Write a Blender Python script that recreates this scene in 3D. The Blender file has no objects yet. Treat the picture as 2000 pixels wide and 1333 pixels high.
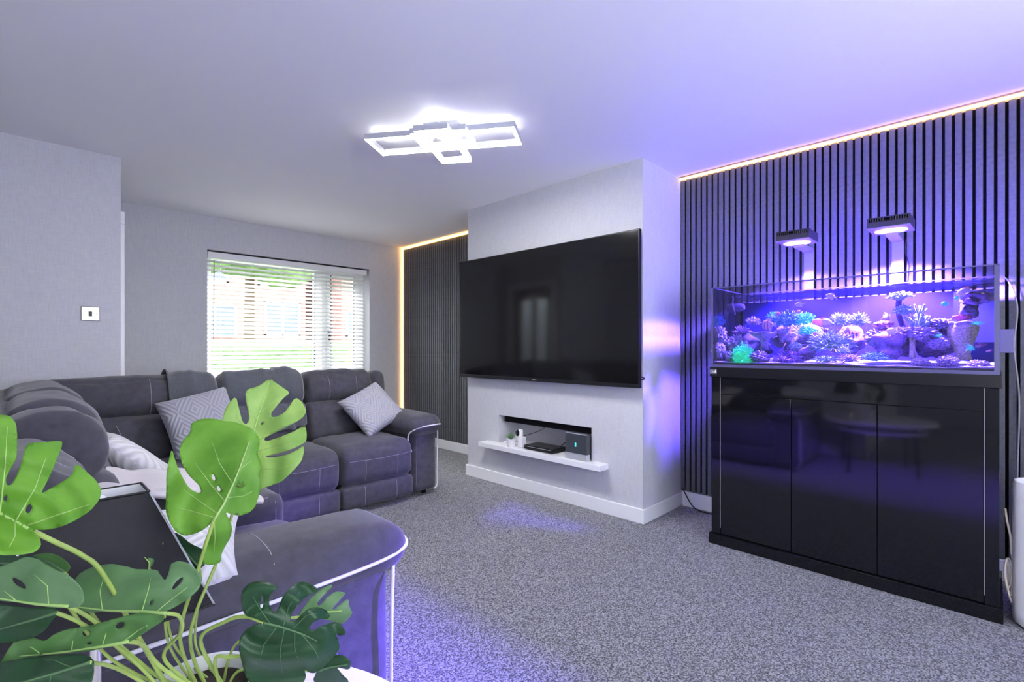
import bpy, bmesh, math, random
from mathutils import Vector, Matrix, noise, geometry
from mathutils.bvhtree import BVHTree
R = math.radians
SC = bpy.context.scene
COL = SC.collection

# ------------------------------------------------------------------ camera
F_PX, YAW, HORIZON, CAM_H = 960.2, R(45.48), 678.1, 1.16
FW = Vector((math.sin(YAW), math.cos(YAW), 0)); RT = Vector((math.cos(YAW), -math.sin(YAW), 0))
cam = bpy.data.cameras.new('camera'); camo = bpy.data.objects.new('camera', cam); COL.objects.link(camo)
cam.sensor_width = 36.0; cam.lens = F_PX / 2000 * 36.0; cam.shift_y = (HORIZON - 666.5) / 2000
cam.clip_start = 0.03; cam.clip_end = 300
camo.location = (0, 0, CAM_H); camo.rotation_euler = (R(90), 0, -YAW)
SC.camera = camo

# ------------------------------------------------------------------ world, large lights, exposure
W = bpy.data.worlds.new('sky'); SC.world = W; W.use_nodes = True
bg = W.node_tree.nodes['Background']; bg.inputs['Color'].default_value = (0.86, 0.93, 1.0, 1); bg.inputs['Strength'].default_value = 4.6
SC.view_settings.view_transform = 'Standard'; SC.view_settings.look = 'None'
SC.view_settings.exposure = 0.74; SC.view_settings.gamma = 1.0; SC.view_settings.use_curve_mapping = False
try:
    SC.cycles.max_bounces = 10; SC.cycles.transparent_max_bounces = 24; SC.cycles.diffuse_bounces = 5
    SC.cycles.sample_clamp_indirect = 6.0
except Exception: pass

def area_light(name, loc, rot, sx, sy, power, color=(1, 1, 1), spread=180):
    l = bpy.data.lights.new(name, 'AREA'); l.shape = 'RECTANGLE'; l.size = sx; l.size_y = sy; l.energy = power; l.color = color; l.spread = R(spread)
    o = bpy.data.objects.new(name, l); COL.objects.link(o); o.location = loc; o.rotation_euler = rot
    return o
# fill lamp added outside an invented, unseen window in the near end wall
area_light('near_end_fill', (.95, -2.0, .75), (R(122), 0, 0), 2.6, 1.2, 40, (1.0, .99, .97))
# daylight falling on the living room window from outside
area_light('window_daylight', (2.14, 6.9, 3.4), (R(-38), 0, 0), 2.6, 1.2, 290, (1.0, 1.0, .98))

# ------------------------------------------------------------------ unprojection (a picture point at a real plane)
def ray(x, y):
    d = FW + RT * ((x - 1000) / F_PX); d.z = -(y - HORIZON) / F_PX
    return d
CAMP = Vector((0, 0, CAM_H))
def PX(x, y, X): d = ray(x, y); return CAMP + d * (X / d.x)
def PY(x, y, Y): d = ray(x, y); return CAMP + d * (Y / d.y)
def PZ(x, y, z): d = ray(x, y); return CAMP + d * ((z - CAM_H) / d.z)
def PD(x, y, D): return CAMP + ray(x, y) * D

# ------------------------------------------------------------------ materials
MATS = {}
def mat(name, color=(.8, .8, .8), rough=.5, metal=0.0, emit=None, strength=0.0, spec=.5, coat=0.0, sheen=0.0, noise_amt=0.0, noise_scale=50.0,
        bump=0.0, bump_scale=200.0, trans=0.0, ior=1.45):
    if name in MATS: return MATS[name]
    m = bpy.data.materials.new(name); m.use_nodes = True; nt = m.node_tree; b = nt.nodes['Principled BSDF']
    c = (*color, 1)
    b.inputs['Base Color'].default_value = c; b.inputs['Roughness'].default_value = rough; b.inputs['Metallic'].default_value = metal
    b.inputs['Specular IOR Level'].default_value = spec; b.inputs['Coat Weight'].default_value = coat; b.inputs['IOR'].default_value = ior
    if sheen: b.inputs['Sheen Weight'].default_value = sheen; b.inputs['Sheen Roughness'].default_value = .4
    if emit: b.inputs['Emission Color'].default_value = (*emit, 1); b.inputs['Emission Strength'].default_value = strength
    if trans: b.inputs['Transmission Weight'].default_value = trans
    if noise_amt or bump:
        tc = nt.nodes.new('ShaderNodeTexCoord')
    if noise_amt:
        n = nt.nodes.new('ShaderNodeTexNoise'); n.inputs['Scale'].default_value = noise_scale; n.inputs['Detail'].default_value = 4
        nt.links.new(tc.outputs['Object'], n.inputs['Vector'])
        mr = nt.nodes.new('ShaderNodeMapRange'); mr.inputs['From Min'].default_value = .25; mr.inputs['From Max'].default_value = .75
        mr.inputs['To Min'].default_value = 1 - noise_amt; mr.inputs['To Max'].default_value = 1 + noise_amt
        nt.links.new(n.outputs['Fac'], mr.inputs['Value'])
        mx = nt.nodes.new('ShaderNodeVectorMath'); mx.operation = 'SCALE'; mx.inputs[0].default_value = color
        nt.links.new(mr.outputs['Result'], mx.inputs['Scale']); nt.links.new(mx.outputs['Vector'], b.inputs['Base Color'])
    if bump:
        n2 = nt.nodes.new('ShaderNodeTexNoise'); n2.inputs['Scale'].default_value = bump_scale; n2.inputs['Detail'].default_value = 3
        nt.links.new(tc.outputs['Object'], n2.inputs['Vector'])
        bp = nt.nodes.new('ShaderNodeBump'); bp.inputs['Strength'].default_value = bump; bp.inputs['Distance'].default_value = .003
        nt.links.new(n2.outputs['Fac'], bp.inputs['Height']); nt.links.new(bp.outputs['Normal'], b.inputs['Normal'])
    MATS[name] = m
    return m

def mat_wallpaper(name, color):
    m = mat(name, color, .75, spec=.25); nt = m.node_tree; b = nt.nodes['Principled BSDF']
    tc = nt.nodes.new('ShaderNodeTexCoord'); acc = None
    for sc in ((260, 260, 14), (20, 20, 300)):
        mp = nt.nodes.new('ShaderNodeMapping'); mp.inputs['Scale'].default_value = sc
        n = nt.nodes.new('ShaderNodeTexNoise'); n.inputs['Scale'].default_value = 1; n.inputs['Detail'].default_value = 2
        nt.links.new(tc.outputs['Object'], mp.inputs['Vector']); nt.links.new(mp.outputs['Vector'], n.inputs['Vector'])
        if acc is None: acc = n.outputs['Fac']
        else:
            a = nt.nodes.new('ShaderNodeMath'); a.operation = 'ADD'; nt.links.new(acc, a.inputs[0]); nt.links.new(n.outputs['Fac'], a.inputs[1]); acc = a.outputs[0]
    mr = nt.nodes.new('ShaderNodeMapRange'); mr.inputs['From Min'].default_value = .6; mr.inputs['From Max'].default_value = 1.4
    mr.inputs['To Min'].default_value = .9; mr.inputs['To Max'].default_value = 1.1
    nt.links.new(acc, mr.inputs['Value'])
    mx = nt.nodes.new('ShaderNodeVectorMath'); mx.operation = 'SCALE'; mx.inputs[0].default_value = color
    nt.links.new(mr.outputs['Result'], mx.inputs['Scale']); nt.links.new(mx.outputs['Vector'], b.inputs['Base Color'])
    bp = nt.nodes.new('ShaderNodeBump'); bp.inputs['Strength'].default_value = .25; bp.inputs['Distance'].default_value = .001
    nt.links.new(acc, bp.inputs['Height']); nt.links.new(bp.outputs['Normal'], b.inputs['Normal'])
    return m

def mat_carpet():
    m = mat('carpet', (.2, .2, .2), .95, spec=.1, sheen=.3); nt = m.node_tree; b = nt.nodes['Principled BSDF']
    tc = nt.nodes.new('ShaderNodeTexCoord')
    v = nt.nodes.new('ShaderNodeTexVoronoi'); v.inputs['Scale'].default_value = 210; nt.links.new(tc.outputs['Object'], v.inputs['Vector'])
    n = nt.nodes.new('ShaderNodeTexNoise'); n.inputs['Scale'].default_value = 130; n.inputs['Detail'].default_value = 5; n.inputs['Roughness'].default_value = .7
    nt.links.new(tc.outputs['Object'], n.inputs['Vector'])
    sep = nt.nodes.new('ShaderNodeSeparateColor'); nt.links.new(v.outputs['Color'], sep.inputs['Color'])
    a = nt.nodes.new('ShaderNodeMath'); a.operation = 'MULTIPLY_ADD'; a.inputs[1].default_value = .55
    nt.links.new(sep.outputs['Red'], a.inputs[0]); nt.links.new(n.outputs['Fac'], a.inputs[2])
    cr = nt.nodes.new('ShaderNodeValToRGB'); e = cr.color_ramp.elements
    e[0].position = .48; e[0].color = (.025, .025, .03, 1); e[1].position = 1.0; e[1].color = (.42, .42, .45, 1)
    x = e.new(.72); x.color = (.135, .135, .15, 1)
    nt.links.new(a.outputs[0], cr.inputs['Fac']); nt.links.new(cr.outputs['Color'], b.inputs['Base Color'])
    bp = nt.nodes.new('ShaderNodeBump'); bp.inputs['Strength'].default_value = .8; bp.inputs['Distance'].default_value = .006
    nt.links.new(a.outputs[0], bp.inputs['Height']); nt.links.new(bp.outputs['Normal'], b.inputs['Normal'])
    return m

def mat_cushion(name, color, cells=3.0):
    """velvet cushion cover with a relief of nested diamonds, laid out by the mesh's own uv"""
    m = mat(name, color, .6, spec=.3, sheen=.5); nt = m.node_tree; b = nt.nodes['Principled BSDF']
    uv = nt.nodes.new('ShaderNodeTexCoord'); sx = nt.nodes.new('ShaderNodeSeparateXYZ'); nt.links.new(uv.outputs['UV'], sx.inputs[0])
    def math_(op, a, bv=None, c=None):
        n = nt.nodes.new('ShaderNodeMath'); n.operation = op
        for i, q in enumerate((a, bv, c)):
            if q is None: continue
            if isinstance(q, (int, float)): n.inputs[i].default_value = q
            else: nt.links.new(q, n.inputs[i])
        return n.outputs[0]
    def tri(o, sc): return math_('ABSOLUTE', math_('SUBTRACT', math_('FRACT', math_('MULTIPLY', o, sc)), .5))
    s = math_('ADD', tri(sx.outputs[0], cells * .75), tri(sx.outputs[1], cells * .5))
    w = math_('SINE', math_('MULTIPLY', s, 2 * math.pi * 7))
    mr = nt.nodes.new('ShaderNodeMapRange'); mr.inputs['From Min'].default_value = -1; mr.inputs['From Max'].default_value = .3
    mr.inputs['To Min'].default_value = .82; mr.inputs['To Max'].default_value = 1.03; nt.links.new(w, mr.inputs['Value'])
    mx = nt.nodes.new('ShaderNodeVectorMath'); mx.operation = 'SCALE'; mx.inputs[0].default_value = color
    nt.links.new(mr.outputs['Result'], mx.inputs['Scale']); nt.links.new(mx.outputs['Vector'], b.inputs['Base Color'])
    bp = nt.nodes.new('ShaderNodeBump'); bp.inputs['Strength'].default_value = .4; bp.inputs['Distance'].default_value = .004
    nt.links.new(w, bp.inputs['Height']); nt.links.new(bp.outputs['Normal'], b.inputs['Normal'])
    return m

def mat_glass(name, tint=(1, 1, 1), lo=None, hi=None, water=False):
    """clear pane: see-through head on, mirror-like at grazing angles"""
    m = bpy.data.materials.new(name); m.use_nodes = True; nt = m.node_tree; nt.nodes.clear()
    out = nt.nodes.new('ShaderNodeOutputMaterial'); mix = nt.nodes.new('ShaderNodeMixShader')
    t = nt.nodes.new('ShaderNodeBsdfTransparent'); t.inputs['Color'].default_value = (*tint, 1)
    g = nt.nodes.new('ShaderNodeBsdfGlossy'); g.inputs['Roughness'].default_value = .0 if not water else .04
    if lo is not None:
        lw = nt.nodes.new('ShaderNodeLayerWeight'); lw.inputs['Blend'].default_value = .5
        mr = nt.nodes.new('ShaderNodeMapRange'); mr.interpolation_type = 'SMOOTHSTEP'
        mr.inputs['From Min'].default_value = lo; mr.inputs['From Max'].default_value = hi
        mr.inputs['To Min'].default_value = .04; mr.inputs['To Max'].default_value = 1
        nt.links.new(lw.outputs['Facing'], mr.inputs['Value']); fac = mr.outputs['Result']
    else:
        if not water:
            lw = nt.nodes.new('ShaderNodeLayerWeight'); lw.inputs['Blend'].default_value = .5
            pw = nt.nodes.new('ShaderNodeMath'); pw.operation = 'POWER'; pw.inputs[1].default_value = 5; nt.links.new(lw.outputs['Facing'], pw.inputs[0])
            ma = nt.nodes.new('ShaderNodeMath'); ma.operation = 'MULTIPLY_ADD'; ma.inputs[1].default_value = .96; ma.inputs[2].default_value = .008; nt.links.new(pw.outputs[0], ma.inputs[0]); fac = ma.outputs[0]
        else:
            fr = nt.nodes.new('ShaderNodeFresnel'); fr.inputs['IOR'].default_value = 1.33; fac = fr.outputs[0]
            tc = nt.nodes.new('ShaderNodeTexCoord'); n = nt.nodes.new('ShaderNodeTexNoise'); n.inputs['Scale'].default_value = 22; n.inputs['Detail'].default_value = 2
            nt.links.new(tc.outputs['Object'], n.inputs['Vector'])
            bp = nt.nodes.new('ShaderNodeBump'); bp.inputs['Strength'].default_value = .35; bp.inputs['Distance'].default_value = .02
            nt.links.new(n.outputs['Fac'], bp.inputs['Height'])
            nt.links.new(bp.outputs['Normal'], g.inputs['Normal'])
    nt.links.new(fac, mix.inputs[0]); nt.links.new(t.outputs[0], mix.inputs[1]); nt.links.new(g.outputs[0], mix.inputs[2])
    nt.links.new(mix.outputs[0], out.inputs[0]); MATS[name] = m
    return m

def mat_leaf(name, color, tl=.35):
    m = bpy.data.materials.new(name); m.use_nodes = True; nt = m.node_tree; b = nt.nodes['Principled BSDF']; out = nt.nodes['Material Output']
    b.inputs['Roughness'].default_value = .42; b.inputs['Specular IOR Level'].default_value = .4
    tc = nt.nodes.new('ShaderNodeTexCoord'); n = nt.nodes.new('ShaderNodeTexNoise'); n.inputs['Scale'].default_value = 14; n.inputs['Detail'].default_value = 3
    nt.links.new(tc.outputs['Object'], n.inputs['Vector'])
    cr = nt.nodes.new('ShaderNodeValToRGB'); e = cr.color_ramp.elements
    e[0].position = .3; e[0].color = (color[0] * .62, color[1] * .75, color[2] * .6, 1); e[1].position = .72; e[1].color = (min(1, color[0] * 1.3), min(1, color[1] * 1.18), color[2] * 1.3, 1)
    nt.links.new(n.outputs['Fac'], cr.inputs['Fac']); nt.links.new(cr.outputs['Color'], b.inputs['Base Color'])
    n2 = nt.nodes.new('ShaderNodeTexNoise'); n2.inputs['Scale'].default_value = 160; nt.links.new(tc.outputs['Object'], n2.inputs['Vector'])
    bp = nt.nodes.new('ShaderNodeBump'); bp.inputs['Strength'].default_value = .2; bp.inputs['Distance'].default_value = .002
    nt.links.new(n2.outputs['Fac'], bp.inputs['Height']); nt.links.new(bp.outputs['Normal'], b.inputs['Normal'])
    tr = nt.nodes.new('ShaderNodeBsdfTranslucent'); nt.links.new(cr.outputs['Color'], tr.inputs['Color'])
    mix = nt.nodes.new('ShaderNodeMixShader'); mix.inputs[0].default_value = tl
    nt.links.new(b.outputs[0], mix.inputs[1]); nt.links.new(tr.outputs[0], mix.inputs[2]); nt.links.new(mix.outputs[0], out.inputs[0])
    MATS[name] = m
    return m

WALL = mat_wallpaper('grey_linen_wallpaper', (.60, .60, .63))
CEIL = mat('white_ceiling_paint', (.90, .90, .92), .8, spec=.2)
WHITE = mat('white_gloss_paint', (.86, .86, .88), .35)
PVC = mat('white_upvc', (.88, .89, .90), .3)
CARPET = mat_carpet()
SLAT = mat('charcoal_wood_slat', (.125, .13, .14), .5, spec=.3, noise_amt=.18, noise_scale=60)
FELT = mat('black_acoustic_felt', (.008, .008, .010), .95, spec=.1)
BLACKGLOSS = mat('black_gloss_panel', (.006, .006, .008), .06, spec=.6)
BLACK = mat('black_plastic', (.010, .010, .012), .28, spec=.3)
BLACKM = mat('black_satin_metal', (.015, .015, .018), .3, metal=.2)
SCREEN = mat('tv_screen_glass', (.006, .006, .007), .09, spec=.55)
CHROME = mat('brushed_steel', (.72, .71, .69), .3, metal=1.0)
ALU = mat('silver_aluminium', (.75, .77, .80), .35, metal=.7)
SOFA = mat('charcoal_suede_fabric', (.078, .075, .088), .85, spec=.15, sheen=.30, noise_amt=.22, noise_scale=26, bump=.35, bump_scale=420)
PIPING = mat('white_piping_cord', (.72, .71, .74), .6)
STITCH = mat('pale_stitch_thread', (.42, .42, .47), .7)
THROW = mat('dark_grey_fleece', (.105, .112, .125), .95, spec=.05, sheen=.6, noise_amt=.15, noise_scale=120, bump=.4, bump_scale=300)
FLEECE = mat('pale_blush_fleece', (.60, .56, .57), .95, spec=.05, sheen=.5, bump=.5, bump_scale=220)
LEDW = mat('warm_led_glow', (1, .8, .5), .5, emit=(1.0, .54, .15), strength=3.6)
LEDC = mat('cool_white_diffuser', (1, 1, 1), .5, emit=(1.0, .985, .97), strength=95.0)
TANKLED = mat('violet_led_array', (1, 1, 1), .5, emit=(.40, .24, 1.0), strength=1.2)
CABLEG = mat('grey_cable', (.35, .33, .33), .5)
CABLEW = mat('cream_cable', (.75, .66, .52), .5)
POTW = mat('white_ceramic', (.82, .82, .82), .35)
SOIL = mat('dark_soil', (.03, .022, .016), .95, noise_amt=.5, noise_scale=150)
PANE = mat_glass('window_glass')
ENDGLASS = mat_glass('aquarium_end_glass', (.75, .75, .80))
TANKGLASS = mat_glass('aquarium_glass', (.52, .52, .55), .2, .31)
WATER = mat_glass('aquarium_water', (.92, .93, .98), water=True)

# ------------------------------------------------------------------ mesh helpers
class MB:
    def __init__(s): s.v = []; s.f = []; s.uv = None
    def add(s, vs, fs):
        o = len(s.v); s.v += [Vector(v) for v in vs]; s.f += [tuple(i + o for i in f) for f in fs]
        return s
    def box(s, a, b, M=None):
        x0, y0, z0 = a; x1, y1, z1 = b
        x0, x1 = min(x0, x1), max(x0, x1); y0, y1 = min(y0, y1), max(y0, y1); z0, z1 = min(z0, z1), max(z0, z1)
        vs = [Vector(p) for p in ((x0,y0,z0),(x1,y0,z0),(x1,y1,z0),(x0,y1,z0),(x0,y0,z1),(x1,y0,z1),(x1,y1,z1),(x0,y1,z1))]
        if M: vs = [M @ v for v in vs]
        return s.add(vs, [(0,3,2,1),(4,5,6,7),(0,1,5,4),(1,2,6,5),(2,3,7,6),(3,0,4,7)])
    def bbox(s, a, b, r=.004, M=None):
        """box with chamfered edges"""
        bm = bmesh.new(); bmesh.ops.create_cube(bm, size=1)
        for v in bm.verts:
            v.co = Vector([(a[i] + b[i]) / 2 + v.co[i] * abs(b[i] - a[i]) for i in range(3)])
        r = min(r, min(abs(b[i] - a[i]) for i in range(3)) * .45)
        bmesh.ops.bevel(bm, geom=bm.edges[:], offset=r, segments=2, affect='EDGES', profile=.6)
        bm.verts.index_update()
        s.add([(M @ v.co) if M else v.co.copy() for v in bm.verts], [[v.index for v in f.verts] for f in bm.faces]); bm.free()
        return s
    def tube(s, pts, r, n=8, cap=True, closed=False):
        pts = [Vector(p) for p in pts]; m = len(pts); rs = r if isinstance(r, (list, tuple)) else [r] * m
        vs = []; up = None
        for i, p in enumerate(pts):
            if closed: t = (pts[(i + 1) % m] - pts[i - 1])
            else: t = (pts[min(i + 1, m - 1)] - pts[max(i - 1, 0)])
            if t.length < 1e-9: t = Vector((0, 0, 1))
            t.normalize()
            if up is None: up = Vector((0, 0, 1)) if abs(t.z) < .9 else Vector((1, 0, 0))
            a = t.cross(up)
            if a.length < 1e-6: a = t.cross(Vector((1, .1, .2)))
            a.normalize(); b = a.cross(t).normalized(); up = b
            for k in range(n):
                q = 2 * math.pi * k / n; vs.append(p + (a * math.cos(q) + b * math.sin(q)) * rs[i])
        fs = []
        for i in range(m if closed else m - 1):
            j = (i + 1) % m
            for k in range(n):
                k2 = (k + 1) % n; fs.append((i*n+k, i*n+k2, j*n+k2, j*n+k))
        if cap and not closed: fs += [tuple(range(n))[::-1], tuple((m-1)*n+k for k in range(n))]
        return s.add(vs, fs)
    def lathe(s, prof, c=(0, 0, 0), n=28, cap_bottom=True, cap_top=False, wob=None):
        vs = []; fs = []
        for (r, z) in prof:
            for k in range(n):
                q = 2 * math.pi * k / n; rr = r * (wob(q, z) if wob else 1)
                vs.append(Vector((c[0] + rr * math.cos(q), c[1] + rr * math.sin(q), c[2] + z)))
        for i in range(len(prof) - 1):
            for k in range(n):
                k2 = (k + 1) % n; fs.append((i*n+k, i*n+k2, (i+1)*n+k2, (i+1)*n+k))
        if cap_bottom: fs.append(tuple(range(n))[::-1])
        if cap_top: fs.append(tuple((len(prof)-1)*n+k for k in range(n)))
        return s.add(vs, fs)
    def soft(s, a, b, r=.06, n=14, bulge=(0, 0, 0), M=None, wr=0.0, wf=9.0, seed=0, pinch=0.0):
        """upholstered block: rounded edges, bulging faces, soft wrinkles"""
        c = Vector([(a[i] + b[i]) / 2 for i in range(3)]); h = Vector([abs(b[i] - a[i]) / 2 for i in range(3)])
        r3 = Vector([min(r[i] if isinstance(r, tuple) else r, h[i] * .98) for i in range(3)])
        def par(i, hh, rr):
            t = -1 + 2 * i / n
            return math.copysign(1 - (1 - abs(t)) ** 1.35, t)
        idx = {}; vs = []; fs = []
        def vert(p):
            k = tuple(round(x, 5) for x in p)
            if k in idx: return idx[k]
            q = Vector([p[i] * h[i] for i in range(3)]); inner = Vector([max(-(h[i] - r3[i]), min(h[i] - r3[i], q[i])) for i in range(3)])
            d = q - inner; e = Vector([d[i] / r3[i] for i in range(3)])
            if e.length > 1e-9:
                e.normalize(); q = inner + Vector([e[i] * r3[i] for i in range(3)])
            u = [max(0, 1 - p[i] ** 2) for i in range(3)]
            q.x += bulge[0] * p[0] * u[1] * u[2]; q.y += bulge[1] * p[1] * u[0] * u[2]; q.z += bulge[2] * p[2] * u[0] * u[1]
            w = c + q
            if wr:
                nv = noise.noise_vector(Vector((w.x * wf + seed * 7.1, w.y * wf, w.z * wf * .8))); w = w + nv * wr
            if M: w = M @ w
            idx[k] = len(vs); vs.append(w); return idx[k]
        for ax in range(3):
            o1, o2 = (ax + 1) % 3, (ax + 2) % 3
            for sg in (-1, 1):
                for i in range(n):
                    for j in range(n):
                        q = []
                        for (di, dj) in ((0, 0), (1, 0), (1, 1), (0, 1)):
                            p = [0, 0, 0]; p[ax] = sg; p[o1] = par(i + di, 0, 0); p[o2] = par(j + dj, 0, 0); q.append(vert(p))
                        fs.append(tuple(q) if sg > 0 else tuple(q[::-1]))
        return s.add(vs, fs)
    def sphere(s, c, r, sub=2, fn=None):
        bm = bmesh.new(); bmesh.ops.create_icosphere(bm, subdivisions=sub, radius=1); bm.verts.index_update()
        r = r if isinstance(r, (tuple, list, Vector)) else (r, r, r); vs = []
        for v in bm.verts:
            k = fn(v.co) if fn else 1
            vs.append(Vector((c[0] + v.co.x * r[0] * k, c[1] + v.co.y * r[1] * k, c[2] + v.co.z * r[2] * k)))
        s.add(vs, [[v.index for v in f.verts] for f in bm.faces]); bm.free()
        return s
    def grid(s, P):
        n, m = len(P), len(P[0]); vs = [p for row in P for p in row]
        return s.add(vs, [(i*m+j, i*m+j+1, (i+1)*m+j+1, (i+1)*m+j) for i in range(n-1) for j in range(m-1)])
    def bvh(s): return BVHTree.FromPolygons(s.v, s.f)
    def build(s, name, material, parent=None, smooth=False, origin=None, angle=None):
        o0 = Vector(origin) if origin is not None else (root_loc(parent) if parent else Vector((0, 0, 0)))
        me = bpy.data.meshes.new(name); me.from_pydata([v - o0 for v in s.v], [], s.f)
        bm = bmesh.new(); bm.from_mesh(me); bmesh.ops.recalc_face_normals(bm, faces=bm.faces[:]); bm.to_mesh(me); bm.free()
        if smooth:
            me.polygons.foreach_set('use_smooth', [True] * len(me.polygons))
            if angle:
                try: me.set_sharp_from_angle(angle=R(angle))
                except Exception: pass
        me.materials.append(material); me.update()
        o = bpy.data.objects.new(name, me); COL.objects.link(o)
        if parent: o.parent = parent
        else: o.location = o0
        return o
ROOTS = {}
def root_loc(o):
    while o.parent: o = o.parent
    return Vector(o.location)
def tag(o, label, cat, group=None, kind=None):
    o['label'] = label; o['category'] = cat
    if group: o['group'] = group
    if kind: o['kind'] = kind
    return o
def thing(name, loc, label, cat, group=None):
    o = bpy.data.objects.new(name, None); COL.objects.link(o); o.location = loc; o.empty_display_size = .05
    return tag(o, label, cat, group)
def struct(name, mb, m, smooth=False, label=None):
    o = mb.build(name, m, smooth=smooth); o['kind'] = 'structure'
    if label: o['label'] = label
    return o
def copy_part(o, parent, loc):
    c = o.copy(); COL.objects.link(c); c.parent = parent; c.location = loc
    return c
def smooth_path(pts, n=8):
    """Catmull-Rom through the points"""
    pts = [Vector(p) for p in pts]; out = []
    for i in range(len(pts) - 1):
        p0, p1, p2, p3 = pts[max(i-1, 0)], pts[i], pts[i+1], pts[min(i+2, len(pts)-1)]
        for k in range(n):
            t = k / n; out.append(.5 * ((2*p1) + (p2-p0)*t + (2*p0-5*p1+4*p2-p3)*t*t + (3*p1-p0-3*p2+p3)*t**3))
    out.append(pts[-1]); return out

# ================================================================== THE ROOM
H = 2.40
XS, XF = 3.46, 3.435          # slat wall plane, face of the slats
YW = 5.314                    # window wall
XC, YC0, YC1 = 2.897, 1.648, 3.408   # chimney breast
XST, YST = .4995, 4.089       # end of the left wall
YN = -1.5                     # near end wall
XP = -3.6                     # unseen end wall with the added patio door
def frame_holes(axis, p0, p1, u0, u1, z0, z1, holes, mb=None):
    """wall slab with rectangular openings; axis 'x': slab thickness along x, running along y"""
    mb = mb or MB()
    us = sorted({u0, u1, *[h[0] for h in holes], *[h[1] for h in holes]}); zs = sorted({z0, z1, *[h[2] for h in holes], *[h[3] for h in holes]})
    for i in range(len(us) - 1):
        for j in range(len(zs) - 1):
            cu, cz = (us[i] + us[i+1]) / 2, (zs[j] + zs[j+1]) / 2
            if any(h[0] < cu < h[1] and h[2] < cz < h[3] for h in holes): continue
            if axis == 'x': mb.box((p0, us[i], zs[j]), (p1, us[i+1], zs[j+1]))
            else: mb.box((us[i], p0, zs[j]), (us[i+1], p1, zs[j+1]))
    return mb
struct('floor', MB().box((XP - .1, YN - .1, -.12), (3.6, 5.6, 0)), CARPET)
struct('ceiling', MB().box((XP - .1, YN - .1, H), (3.6, 5.6, H + .12)), CEIL)
WX0, WX1, WZ0, WZ1 = 1.294, 2.984, .84, 2.085
struct('wall_window', frame_holes('y', YW, YW + .24, -1.5, 3.6, 0, H, [(WX0, WX1, WZ0, WZ1)]), WALL)
struct('wall_left', MB().box((-.5, YST, 0), (XST, YST + .1, H)), WALL)
DY0, DY1, DZ = 4.29, 5.03, 1.99
struct('wall_hall', frame_holes('x', XST - .1, XST, YST + .1, YW, 0, H, [(DY0, DY1, 0, DZ)]), WALL)
struct('wall_sofa', MB().box((-.5, 1.0, 0), (-.4, YST + .1, H)), WALL)
struct('wall_hall_side', MB().box((-1.5, YST + .1, 0), (-1.4, YW, H)), WALL)
struct('wall_hall_back', MB().box((-1.4, YST, 0), (-.5, YST + .1, H)), WALL)
struct('wall_near', frame_holes('y', YN - .1, YN, XP, XS, 0, H, [(-.4, 2.3, .85, 2.15)]), WALL)
struct('wall_dining', MB().box((XP, 1.0, 0), (-.5, 1.1, H)), WALL)
struct('wall_dining_end', frame_holes('x', XP - .1, XP, YN, 1.0, 0, H, [(-1.44, -.16, .02, 2.12)]), WALL)
wslat = struct('wall_slatted', MB().box((XS, YN, 0), (XS + .14, YW + .24, H)), WALL)
# chimney breast with the media niche
NY0, NY1, NZ0, NZ1, ND = 2.053, 3.004, .322, .583, .24
ch = MB()
frame_holes('x', XC, XC + ND, YC0, YC1, 0, H, [(NY0, NY1, NZ0, NZ1)], ch); ch.box((XC + ND, YC0, 0), (XS, YC1, H))
struct('wall_chimney', ch, WALL)
# slats: felt backing and one board after another
def slat_run(y0, y1, zb, zt):
    MB().box((XS - .006, y0, zb), (XS - .001, y1, zt)).build('felt_backing', FELT, wslat)
    p = .0393; n = int((y1 - y0) / p); proto = None
    for i in range(n):
        y = y1 - .014 - i * p
        if proto is None:
            proto = MB().bbox((XF, -.0133, zb), (XS - .004, .0133, zt), .0025).build('slat', SLAT, wslat); proto.location = (0, y, 0)
        else: copy_part(proto, wslat, (0, y, 0))
slat_run(-1.0, YC0 - .004, .112, 2.375)
slat_run(YC1 + .004, YW - .03, .108, 2.375)
# skirting boards
def skirt(name, a, b, z=.105):
    o = MB().bbox((*a, 0), (*b, z), .006).build(name, WHITE); o['kind'] = 'structure'; return o
skirt('baseboard_chimney_front', (XC - .016, YC0 - .016), (XC, YC1 + .016), .098)
skirt('baseboard_chimney_side', (XC - .002, YC0 - .016), (XS, YC0), .098)
skirt('baseboard_chimney_far', (XC - .002, YC1), (XS, YC1 + .016), .098)
skirt('baseboard_slats_right', (XF - .004, YN), (XS, YC0 - .017), .108)
skirt('baseboard_slats_left', (XF - .004, YC1 + .017), (XS, YW - .02), .104)
skirt('baseboard_window', (XST + .02, YW - .018), (XS - .03, YW))
skirt('baseboard_left', (-.4, YST - .016), (XST, YST))
skirt('baseboard_sofa', (-.4, 1.09), (-.384, YST - .02))
skirt('baseboard_near', (XP, YN), (XS, YN + .016))
# trim round the sofa wall's end
t = MB(); t.bbox((-.51, .96, 0), (-.375, 1.0, 2.1), .004); t.bbox((-.40, 1.0, 0), (-.378, 1.08, 2.1), .004)
o = t.build('trim_1', WHITE); o['kind'] = 'structure'

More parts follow.
